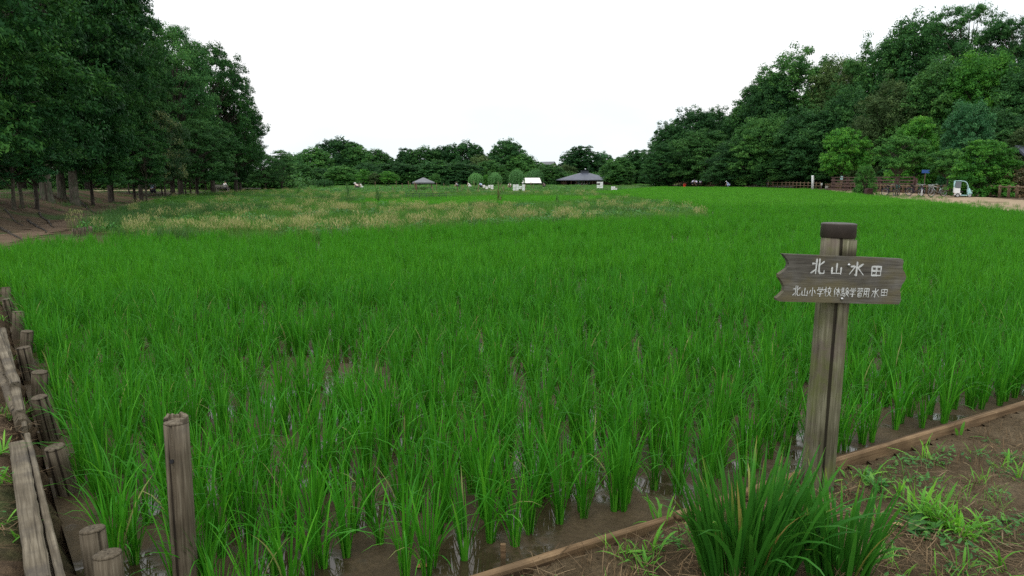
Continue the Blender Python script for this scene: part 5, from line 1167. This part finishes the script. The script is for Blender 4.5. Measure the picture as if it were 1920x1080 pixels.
# ------------------------------------------------------------------ fences
def log_fence(name, pts, n, lab, ph=.75, pw=.13, rail_h=(.58,), mat='fence_wood', rail='X', zoff=0.0, rw=.09, cat='fence'):
    pts = [np.array(p) for p in pts]; seg = [np.linalg.norm(pts[i + 1] - pts[i]) for i in range(len(pts) - 1)]; tot = sum(seg)
    def at(s):
        for i, L in enumerate(seg):
            if s <= L + 1e-6: return pts[i] + (pts[i + 1] - pts[i]) * s / L
            s -= L
        return pts[-1]
    P = [at(tot * i / (n - 1)) for i in range(n)]; o3 = Vector((P[0][0], P[0][1], hz(*P[0])))
    t = thing(name, lab, cat, o3)
    Z = [hz(*p) + zoff for p in P]
    me = MB(); me.tube([(0, 0, -.2), (0, 0, ph - .02), (0, 0, ph)], [pw / 2, pw / 2, pw * .4], 10); me = me.mesh('post')
    for p, z in zip(P, Z):
        link('post', me, M[mat], t, (p[0] - o3.x, p[1] - o3.y, z - o3.z), rr.uniform(0, 6))
    for h in rail_h:
        r = MB(); r.tube([(p[0] - o3.x, p[1] - o3.y, z - o3.z + h) for p, z in zip(P, Z)], rw / 2, 8); r.build('rail', M[mat], t)
    return t
fz = .12
log_fence('log_fence', [G(1632, 359.5, fz), G(1700, 362.5, fz), G(1790, 366, fz)], 20, 'low log fence behind the parked bicycles', .85, .2, (.72,), rw=.13)
log_fence('log_fence', [G(1856, 369.5, fz), G(1885, 371, fz), G(1925, 373.5, fz), G(1990, 378, fz)], 9, 'low log fence before the rusty shrub at the right edge', .95, .2, (.80,), rw=.12)
log_fence('log_fence', [G(1548, 353, .3), G(1585, 352.2, .3), G(1602, 351.5, .35)], 15, 'close-set log fence right of the white marker post', .8, .16, (.6,))
log_fence('log_fence', [G(1395, 349.2, .3), G(1470, 350.6, .3), G(1538, 352.4, .3)], 20, 'log fence along the rice edge behind the long grey planks', 1.0, .15, (.85, .45))
log_fence('log_fence', [G(1230, 346.6, .25), G(1300, 347.4, .3), G(1390, 349, .3)], 30, 'long low log fence at the foot of the right wood', .9, .15, (.7,))
# timber railing of the footbridge
def railing():
    a, b = G(1598, 357, .25), G(1782, 361.5, .25); a = a + [0, 5]; b = b + [0, 6]
    v = b - a; L = float(np.linalg.norm(v)); t = thing('wooden_railing', 'dark brown timber footbridge railing behind the log fence', 'railing', (a[0], a[1], .25), math.atan2(v[1], v[0]))
    for k in range(6):
        x = L * k / 5; p = MB(); p.box((x, 0, .68), (.16, .16, 1.5), bev=.01); p.box((x + .3, 0, .64), (.14, .14, 1.38), bev=.01); p.build('post', M['rail_wood'], t)
    for z, hgt in ((1.46, .09), (1.12, .14), (.80, .14), (.46, .16)):
        r = MB(); r.box((L / 2, -.11, z), (L + .3, .05, hgt), bev=.006); r.build('rail', M['rail_wood'], t)
    dk = MB(); dk.box((L / 2, .8, .05), (L + 1.0, 1.5, .16)); dk.box((L / 2 - .2, -.2, .06), (L + 1.4, .2, .2)); dk.build('deck_edge', M['rail_wood'], t)
railing()
# poles and posts on the right
def pole(name, px, py_top, py_bot, d, wpx, mat, lab, cat, lean_px=0, n=12):
    x = XatD(px, d, py_bot); zb = hz(x, d) - .2; zt = ZatD(py_top, d); r = wpx / FPX * d / 2; x2 = XatD(px + lean_px, d, py_top) - x
    m = MB(); m.tube([(0, 0, 0), (x2, 0, zt - zb - r * .4), (x2, 0, zt - zb)], [r, r, r * .75], n); o = m.build(name, mat, None, (x, d, zb)); return tag(o, lab, cat)
pole('marker_post', 1524, 329, 354, 92, 4.6, M['white'], 'tall white marker post at the near end of the tan path', 'post')
pole('marker_post', 1440, 332, 348, 115, 2.8, M['white'], 'shorter white marker post beside the leaning poles', 'post')
pole('wooden_pole', 1418, 320, 348, 116, 2.2, M['grey_wood'], 'grey pole leaning over beside the upright pole', 'pole', 7)
up_ = pole('wooden_pole', 1435, 312, 348, 116, 1.9, M['grey_wood'], 'thin upright pole with a short crossbar', 'pole')
cb = MB(); cb.bar((-.25, 0, ZatD(314, 116) + .1), (.12, 0, ZatD(314, 116) + .1), .06); cb.build('crossbar', M['grey_wood'], up_)
pt = thing('guide_post', 'wooden post with a pale green cap at the bend of the tan path', 'post', (XatD(1578, 98), 98, hz(XatD(1578, 98), 98)))
m = MB(); m.box((0, 0, .55), (.22, .22, 1.5), bev=.02); m.build('shaft', M['fence_wood'], pt); m = MB(); m.box((0, -.002, 1.55), (.26, .25, .48), bev=.03); m.build('cap', M['pale_teal'], pt)
x = XatD(1551, 88); m = MB(); m.tube([(0, 0, -.1), (0, 0, .5), (0, 0, .56)], [.19, .18, .14], 12); tag(m.build('tree_stump', M['grey_wood'], None, (x, 88, hz(x, 88))), 'short grey stump post right of the tall white marker post', 'stump')
x = XatD(1541, 95); nb = thing('small_sign', 'small white notice on a stick before the close-set log fence', 'sign', (x, 95, hz(x, 95)))
m = MB(); m.box((0, 0, .3), (.04, .04, .7)); m.build('stick', M['grey_wood'], nb); m = MB(); m.box((0, -.03, .72), (.22, .02, .3)); m.build('notice', M['white'], nb)
for k, (x0, x1, py, lab) in enumerate([(1386, 1448, 348.3, 'upper long grey plank lying at the far rice edge'), (1404, 1490, 350.2, 'lower long grey plank lying at the far rice edge')]):
    a, b = G(x0, py - .6, .28), G(x1, py + .7, .28); m = MB(); m.box((0, 0, .22), (float(np.linalg.norm(b - a)), .3, .18), bev=.02); m.box((-2, 0, .05), (.2, .25, .34)); m.box((2, 0, .05), (.2, .25, .34))
    c = (a + b) / 2; tag(m.build('long_plank', M['grey_wood'], None, (c[0], c[1], hz(*c)), math.atan2(b[1] - a[1], b[0] - a[0])), lab, 'plank')
# red bucket, crates at the far edge
x = XatD(1284, 124); b = thing('plastic_bucket', 'red plastic bucket at the field edge left of the bending people', 'bucket', (x, 124, hz(x, 124) + .1))
m = MB(); m.tube([(0, 0, 0), (0, 0, .05), (0, 0, .46), (0, 0, .5)], [.19, .2, .26, .28], 20); m.build('tub', M['red'], b); m = MB(); m.tube([(-.27, 0, .48), (-.2, 0, .64), (0, 0, .7), (.2, 0, .64), (.27, 0, .48)], .015, 6); m.build('handle', M['red'], b)
x = XatD(1227, 165); m = MB(); m.box((0, 0, .3), (.9, .5, .5), bev=.05); m.box((0, 0, .57), (.96, .56, .06), bev=.01); tag(m.build('storage_crate', M['white'], None, (x, 165, hz(x, 165))), 'white crate at the foot of the right wood', 'crate')
x = XatD(1608, 64, 353); m = MB(); m.box((0, 0, .3), (.55, .5, .6), bev=.06); m.box((.05, 0, .62), (.46, .52, .12), .1, bev=.03); tag(m.build('covered_box', M['rust_red'], None, (x, 62, hz(x, 62))), 'dark reddish covered box at the end of the log fence', 'box')
x = XatD(1747, 66, 322); bs = thing('blue_sign', 'small blue sign board above the wooden railing', 'sign', (x, 67, hz(x, 67)))
m = MB(); m.tube([(0, 0, -.1), (0, 0, ZatD(325, 67))], .04, 8); m.build('pole', M['rail_wood'], bs); m = MB(); m.box((0, -.06, ZatD(321.5, 67) - hz(x, 67)), (.75, .03, .3)); m.build('panel', M['blue_sign'], bs)

# ------------------------------------------------------------------ bicycles and scooter
def bicycle(px, d, rz, lab, frame, tyre, basket=None, rim='steel', z=None):
    x = XatD(px, d); t = thing('bicycle', lab, 'bicycle', (x, d, hz(x, d) if z is None else z), rz, 'bicycles parked by the log fence')
    R0 = .33
    for cx in (-.52, .52):
        w = MB(); w.torus((cx, 0, R0), R0 - .025, .027); wo = w.build('wheel', M[tyre], t)
        rm = MB(); rm.torus((cx, 0, R0), R0 - .06, .012, 'Y', 28, 6); rm.build('rim', M[rim], wo)
        sp = MB(); sp.tube([(cx, -.05, R0), (cx, .05, R0)], .022, 8)
        for k in range(12):
            a = PI * k / 6; sp.tube([(cx, .01 * (-1) ** k, R0), (cx + math.cos(a) * (R0 - .06), 0, R0 + math.sin(a) * (R0 - .06))], .003, 4, False)
        sp.build('spokes', M['steel'], wo)
    f = MB(); bb = (-.10, 0, .30); st = (-.24, 0, .72); hd = (.36, 0, .80); hl = (.40, 0, .64)
    f.tube([bb, hl], .022); f.tube([bb, st], .018); f.tube([st, hd], .018); f.tube([hd, hl], .022)
    for s in (-1, 1): f.tube([bb, (-.52, s * .05, R0)], .012); f.tube([(st[0], 0, st[2] - .05), (-.52, s * .05, R0)], .010); f.tube([hl, (.46, s * .05, .50), (.52, s * .05, R0)], .014)
    f.build('frame', M[frame], t)
    s = MB(); s.tube([(-.42, 0, .83), (-.34, 0, .85), (-.20, 0, .83), (-.12, 0, .82)], [.03, .10, .06, .03], 10); s.tube([st, (-.26, 0, .83)], .014); s.build('saddle', M['rubber'], t)
    h = MB(); h.tube([hd, (.34, 0, .96)], .015); h.tube([(.20, -.29, .98), (.32, -.24, 1.0), (.36, 0, .97), (.32, .24, 1.0), (.20, .29, .98)], .014); h.build('handlebar', M['steel'], t)
    p = MB(); p.tube([(-.10, -.12, .22), (-.10, .12, .38)], .012); p.torus(bb, .09, .008, 'Y', 20, 5); p.box((-.10, -.15, .21), (.09, .05, .02)); p.box((-.10, .15, .39), (.09, .05, .02)); p.build('pedals', M['rubber'], t)
    k = MB(); k.tube([(-.5, .06, .3), (-.44, .22, .01)], .010); k.build('kickstand', M['steel'], t)
    m = MB()
    for cx, a0, a1 in ((-.52, .2, 2.9), (.52, .7, 2.6)):
        pts = [(cx + math.cos(a0 + (a1 - a0) * i / 9) * .365, 0, R0 + math.sin(a0 + (a1 - a0) * i / 9) * .365) for i in range(10)]; m.tube(pts, .018, 6)
    m.build('mudguard', M[frame], t)
    if basket:
        b = MB()
        for zz in (.72, .80, .88, .96):
            q = .10 + (zz - .72) * .16; b.tube([(.62 - q, -q * 1.2, zz), (.62 + q, -q * 1.2, zz), (.62 + q, q * 1.2, zz), (.62 - q, q * 1.2, zz), (.62 - q, -q * 1.2, zz)], .011, 5)
        for k in range(12):
            a = 2 * PI * k / 12; c0, s0 = math.cos(a), math.sin(a); b.tube([(.62 + c0 * .10, s0 * .12, .72), (.62 + c0 * .145, s0 * .17, .97)], .009, 4)
        b.box((.62, 0, .72), (.2, .24, .02)); b.build('basket', M[basket], t)
    return t
bz = .13
bicycle(1672, 60, math.radians(-62), 'dark bicycle with a teal front basket seen from the front by the round tree', 'navy', 'rubber', 'teal')
bicycle(1718, 59.2, math.radians(-60), 'dark bicycle half hidden behind the white-tyred one', 'navy', 'rubber')
bicycle(1730, 57.5, math.radians(-118), 'bicycle with white tyres turned to face the field', 'navy', 'white')
bicycle(1760, 56, math.radians(186), 'silver bicycle parked side-on at the path edge', 'silver', 'rubber', 'silver')
def scooter():
    d = 54; x = XatD(1808, d); t = thing('delivery_scooter', 'pale teal three-wheeled delivery scooter with a canopy and windscreen', 'scooter', (x, d, hz(x, d)), math.radians(-24)); t.scale = (.72, .72, .70)
    for cx, y, r in ((.62, 0, .24), (-.50, .26, .22), (-.50, -.26, .22)):
        w = MB(); w.torus((cx, y, r), r - .055, .055, 'Y', 26, 10); wo = w.build('wheel', M['rubber'], t); rm = MB(); rm.tube([(cx, y - .05, r), (cx, y + .05, r)], r - .09, 18); rm.build('rim', M['steel'], wo)
    b = MB(); b.box((.05, 0, .24), (.72, .40, .10), bev=.03); b.tube([(.66, 0, .30), (.60, 0, .55), (.46, 0, .95), (.44, 0, 1.05)], [.14, .17, .13, .06], 14); b.box((.42, 0, .58), (.09, .52, .62), 0, 0, -.18, .04); b.tube([(.85, 0, .46), (.66, 0, .54), (.45, 0, .50)], [.05, .13, .08], 12); b.build('body', M['pale_teal'], t)
    e = MB(); e.box((-.48, 0, .36), (.62, .50, .26), bev=.06); e.build('rear_body', M['white'], t)
    bx = MB(); bx.box((-.72, 0, .80), (.34, .54, .60), bev=.05); bx.build('delivery_box', M['white'], t)
    s = MB(); s.box((-.22, 0, .62), (.44, .32, .14), bev=.05); s.build('seat', M['rubber'], t)
    c = MB(); 
    c.prism([(.70, .92), (.64, 1.30), (.52, 1.62), (.30, 1.80), (-.1, 1.86), (-.55, 1.84), (-.62, 1.78), (-.1, 1.79), (.28, 1.73), (.47, 1.57), (.58, 1.28), (.64, .92)], .60); cm = c.mesh('canopy')
    co = link('canopy', cm, M['pale_teal'], t, (-.24, -.30, 0))
    ws = MB(); ws.prism([(.715, .95), (.655, 1.30), (.535, 1.60), (.528, 1.59), (.648, 1.29), (.708, .95)], .46); link('windscreen', ws.mesh('windscreen'), M['clear'], t, (-.24, -.23, 0))
    pl = MB()
    for y in (-.25, .25): pl.tube([(-.84, y, 1.80), (-.86, y, 1.3), (-.80, y, 1.05)], .04, 8)
    pl.build('canopy_frame', M['pale_teal'], t)
    sp_ = MB(); sp_.box((-.56, -.29, .74), (.50, .03, .52), bev=.01); sp_.box((-.56, .29, .74), (.50, .03, .52), bev=.01); sp_.build('side_panel', M['white'], t)
    sw = MB(); sw.box((-.52, -.285, 1.38), (.50, .016, .70), bev=.005); sw.box((-.52, .285, 1.38), (.50, .016, .70), bev=.005); sw.build('side_window', M['clear'], t)
    h = MB(); h.tube([(.38, -.34, 1.02), (.46, -.2, 1.06), (.46, .2, 1.06), (.38, .34, 1.02)], .02, 8); h.build('handlebar', M['rubber'], t)
    for y in (-.09, .09):
        l = MB(); l.ball((.80, y * 1.2, .72), .075, (.5, 1, 1)); l.build('headlight', M['steel'], t)
    r = MB(); r.box((-.80, 0, .45), (.03, .36, .08), bev=.01); r.build('tail_light', M['red'], t)
scooter()

# ------------------------------------------------------------------ buildings
def hip_roof(mb, w, dp, ze, zr, ov, ridge):
    a, b = w / 2 + ov, dp / 2 + ov; e = [(-a, -b, ze), (a, -b, ze), (a, b, ze), (-a, b, ze)]; r = [(-ridge, 0, zr), (ridge, 0, zr)]
    v = [mb.bm.verts.new(p) for p in e + r]; lo = [mb.bm.verts.new((p[0], p[1], p[2] - .16)) for p in e]
    for f in ((0, 1, 5, 4), (1, 2, 5), (2, 3, 4, 5), (3, 0, 4)): mb.bm.faces.new([v[i] for i in f])
    for i in range(4): mb.bm.faces.new((v[i], lo[i], lo[(i + 1) % 4], v[(i + 1) % 4]))
    mb.bm.faces.new(lo[::-1])
D = 180
t = thing('pavilion_house', 'large timber pavilion with a broad slate-blue hipped roof', 'pavilion', (XatD(1096, D), D, hz(XatD(1096, D), D) - .1), .06)
roof = MB(); hip_roof(roof, 11.2, 9, ZatD(336.5, D) + .0, ZatD(323, D), 1.3, .9); ro = roof.build('roof', M['roof'], t)
vt = MB(); vt.box((0, 0, ZatD(323, D) + .05), (1.6, 1.2, .55)); vt.box((0, 0, ZatD(323, D) + .38), (2.0, 1.6, .12)); vt.build('roof_vent', M['roof'], ro)
wl = MB(); wl.box((2.7, 1, .75), (5.6, 6, 1.75)); wl.box((-.2, 3.8, .75), (10.6, .3, 1.75)); wl.box((-5.2, 1.5, .5), (.2, 4, 1.1)); wl.build('wall', M['timber'], t)
for k in range(6):
    c = MB(); c.box((-5.4 + k * 1.35, -4.2, .75), (.2, .2, 1.7)); c.build('post', M['timber'], t)
for k, (xx, mm, w_) in enumerate([(-2.0, 'glass', 1.0), (-.9, 'glass', .7), (.6, 'glass', .5)]):
    c = MB(); c.box((xx, -2.4, .85), (w_, .08, 1.35)); wo = c.build('window', M['glass'], t); f = MB(); f.box((xx, -2.36, 1.56), (w_ + .16, .1, .08)); f.box((xx - w_ / 2 - .04, -2.36, .85), (.08, .1, 1.36)); f.box((xx + w_ / 2 + .04, -2.36, .85), (.08, .1, 1.36)); f.build('frame', M['white'], wo)
for xx in (3.2, 4.1, 5.0):
    c = MB(); c.box((xx, -2.04, 1.05), (.42, .06, .5)); c.build('notice', M['white'], t)
bd = MB(); bd.box((-1.2, -2.5, .2), (3.2, .5, .5)); bd.build('counter', M['canvas'], t)
# annex right of it
t2 = thing('annex_shed', 'low timber annex with a flat eave right of the large pavilion', 'shed', (XatD(1136, D + 2), D + 2, 0), .06)
wl = MB(); wl.box((0, 0, .7), (4.0, 5, 1.5)); wl.build('wall', M['timber'], t2); rf = MB(); rf.box((0, 0, 1.50), (4.6, 5.6, .14)); rf.build('roof', M['roof'], t2)
dr = MB(); dr.box((-.6, -2.53, .6), (.9, .06, 1.3)); dr.build('door', M['rail_wood'], t2)
# small pavilion (azumaya)
D = 100; px = 794
t = thing('rest_shelter', 'small open shelter with a grey pyramid roof on posts', 'shelter', (XatD(px, D), D, hz(XatD(px, D), D)), .12)
roof = MB(); hip_roof(roof, 2.3, 2.3, ZatD(341.5, D), ZatD(332.8, D), .42, .10); roof.build('roof', M['roof_grey'], t)
for sx in (-1, 1):
    for sy in (-1, 1):
        c = MB(); c.box((sx * 1.1, sy * 1.1, .4), (.16, .16, 1.1)); c.build('post', M['timber'], t)
c = MB(); c.box((0, .8, .32), (2.0, .35, .07)); c.box((-.8, .8, .15), (.1, .3, .3)); c.box((.8, .8, .15), (.1, .3, .3)); c.build('bench', M['grey_wood'], t)
# white canopy tent
D = 168; px = 997
t = thing('canopy_tent', 'white canopy tent with a sloping cloth roof beside the tallest willow', 'tent', (XatD(px, D), D, 0), .04)
ze, zt_ = ZatD(343, D), ZatD(333.4, D)
r = MB(); v = [r.bm.verts.new(p) for p in [(-2.35, -1.6, ze), (2.25, -1.6, ze), (2.25, 1.6, ze), (-2.35, 1.6, ze), (-1.85, 0, zt_), (1.9, 0, zt_)]]
for f in ((0, 1, 5, 4), (1, 2, 5), (2, 3, 4, 5), (3, 0, 4)): r.bm.faces.new([v[i] for i in f])
ro = r.build('cloth_roof', M['canvas'], t); sm = ro.modifiers.new('thick', 'SOLIDIFY'); sm.thickness = .03
for sx in (-2.2, 2.1):
    for sy in (-1.5, 1.5):
        c = MB(); c.tube([(sx, sy, 0), (sx, sy, ze)], .035, 8); c.build('pole', M['steel'], t)
# house far behind, gable toward the right
D = 262; px = 1027
t = thing('far_house', 'far house with a grey gabled roof and cream gable wall peeping over trees', 'house', (XatD(px, D), D, 0), -.65)
zr = ZatD(303, D); ze = ZatD(314, D); b = MB(); b.box((0, 0, ze / 2), (5.6, 4.2, ze)); 
g = [(2.8, -2.1, ze), (2.8, 2.1, ze), (2.8, 0, zr - .15)]; b.poly(g); b.build('wall', M['cream'], t)
r = MB()
for s in (-1, 1): r.bar((0, s * 1.25, (ze + zr) / 2 - .18), (0, s * 1.25 + .01, (ze + zr) / 2 - .18), .1)
r.bm.clear(); v = [r.bm.verts.new(p) for p in [(-3.2, -2.6, ze - .3), (3.1, -2.6, ze - .3), (3.1, 0, zr), (-3.2, 0, zr), (3.1, 2.6, ze - .3), (-3.2, 2.6, ze - .3)]]
r.bm.faces.new((v[0], v[1], v[2], v[3])); r.bm.faces.new((v[3], v[2], v[4], v[5])); ro = r.build('roof', M['roof_grey'], t); sm = ro.modifiers.new('thick', 'SOLIDIFY'); sm.thickness = .18
c = MB(); c.box((2.83, 0, ze - 1.0), (.06, 1.0, 1.0)); c.build('window', M['glass'], t)
# old house by the right edge
D = 63; px = 1962; gx = XatD(px, D); gz = hz(gx, D)
t = thing('old_house', 'old house with a dark tiled roof and pale eave at the right edge', 'house', (gx + 1.4, D + 2, gz), -.25)
ze, zr = ZatD(292, D) - gz, ZatD(270, D) - gz
w = MB(); w.box((0, 0, ze / 2), (4.4, 4, ze)); w.build('wall', M['timber'], t)
r = MB(); v = [r.bm.verts.new(p) for p in [(-2.7, -2.7, ze - .1), (2.8, -2.7, ze - .1), (2.8, 0, zr), (-2.7, 0, zr), (2.8, 2.7, ze - .1), (-2.7, 2.7, ze - .1)]]
r.bm.faces.new((v[0], v[1], v[2], v[3])); r.bm.faces.new((v[3], v[2], v[4], v[5])); ro = r.build('roof', M['roof'], t); sm = ro.modifiers.new('thick', 'SOLIDIFY'); sm.thickness = .22
e = MB(); e.box((0, -2.74, ze - .22), (5.5, .1, .2)); e.build('eave_board', M['white'], t)
c = MB(); c.box((-.6, -2.03, ze * .5), (1.6, .06, 1.2)); c.build('window', M['glass'], t)
# garden: racks of white placards, stakes, a net frame
def placards(px, py, d, rows, cols, lab, gaps=(), W_=.38, H_=.19):
    x = XatD(px, d); t = thing('placard_rack', lab, 'placard rack', (x, d, hz(x, d)), rr.uniform(-.1, .1), 'racks of white plot placards')
    z0 = max(.02, ZatD(py, d) - hz(x, d))
    for sx in (-1, 1):
        m = MB(); m.box((sx * (cols * W_ / 2 - .05), .03, (z0 + rows * H_) / 2), (.05, .05, z0 + rows * H_ + .1)); m.build('post', M['grey_wood'], t)
    for r_ in range(rows):
        m = MB(); m.box((0, .03, z0 + r_ * H_ + .1), (cols * W_, .03, .04)); m.build('rail', M['grey_wood'], t)
        for c_ in range(cols):
            if (r_, c_) in gaps: continue
            m = MB(); m.box(((c_ - cols / 2 + .5) * W_, -.01, z0 + r_ * H_ + .1), (W_ - .035, .015, H_ - .03), 0, rr.uniform(-.05, .05), rr.uniform(-.04, .04)); m.build('placard', M['white'], t)
placards(973, 357.5, 86, 4, 4, 'wider rack of white plot placards right of the standing person', ((0, 2), (3, 2)))
placards(915, 354.5, 98, 3, 4, 'rack of white plot placards nearer the first willows', ((0, 0), (0, 2), (2, 1)))
placards(1125, 352.5, 110, 4, 2, 'tall narrow rack of white placards before the large pavilion', ((2, 0),), .5, .25)
placards(1152, 356, 91, 2, 3, 'low rack of white placards nearest the rice', ((1, 2),), .28, .24)
gs = MB(); gs.tube([(0, 0, -.1), (0, 0, 1.0)], .035, 6); gs = gs.mesh('garden_stake')
for k in range(34):
    px, py = rr.uniform(700, 1010), rr.uniform(354, 364); p = G(px, py, 0)
    o = link('garden_stake', gs, M['grey_wood'] if k % 3 else M['fence_wood'], None, (p[0], p[1], hz(*p)), 0); o.scale = (1, 1, rr.uniform(.5, 1.3)); o.rotation_euler = (rr.uniform(-.1, .1), rr.uniform(-.1, .1), 0)
    tag(o, 'thin pale stake standing among the allotment crops', 'stake', 'thin stakes in the allotment')
for k, (px, py, h, lab) in enumerate([(654, 386, 1.5, 'tall dark weed stem standing alone in the left meadow'), (709, 384, 1.3, 'tall dark weed stem left of the tan patch'), (937, 382, 1.0, 'dark reddish dock stem among the tan grass'), (1045, 388, .7, 'dark stubby grass tussock in the right meadow'), (560, 369, 1.1, 'dark weed stem near the plank bench')]):
    p = G(px, py, 0); V = blades(np.random.RandomState(k), np.column_stack([np.random.RandomState(k).normal(0, .06, (40, 2)), np.random.RandomState(k + 1).uniform(0, h * .7, 40)]), np.linspace(0, 44, 40), np.full(40, .35), np.full(40, .3), np.full(40, h * .3), np.full(40, .035), 3)
    tag(link('weed_stem', np_mesh('weed_stem', V[0], V[1], True, tint=V[2]), M['grass_dark'] if k != 2 else M['tree_rust'], None, (p[0], p[1], hz(*p))), lab, 'weed')
p = G(800, 377, 0); t = thing('net_frame', 'low wire net frame standing in the rice strip behind the tan grass', 'net', (p[0], p[1], 0), .05)
m = MB()
for k in range(7): m.tube([(-1.4 + k * .46, 0, -.2), (-1.4 + k * .46, 0, .55)], .014, 5)
m.build('stakes', M['dark_cloth'], t); m = MB()
for z in (.2, .36, .52): m.tube([(-1.4, 0, z), (1.36, 0, z)], .010, 5)
m.build('wires', M['dark_cloth'], t)
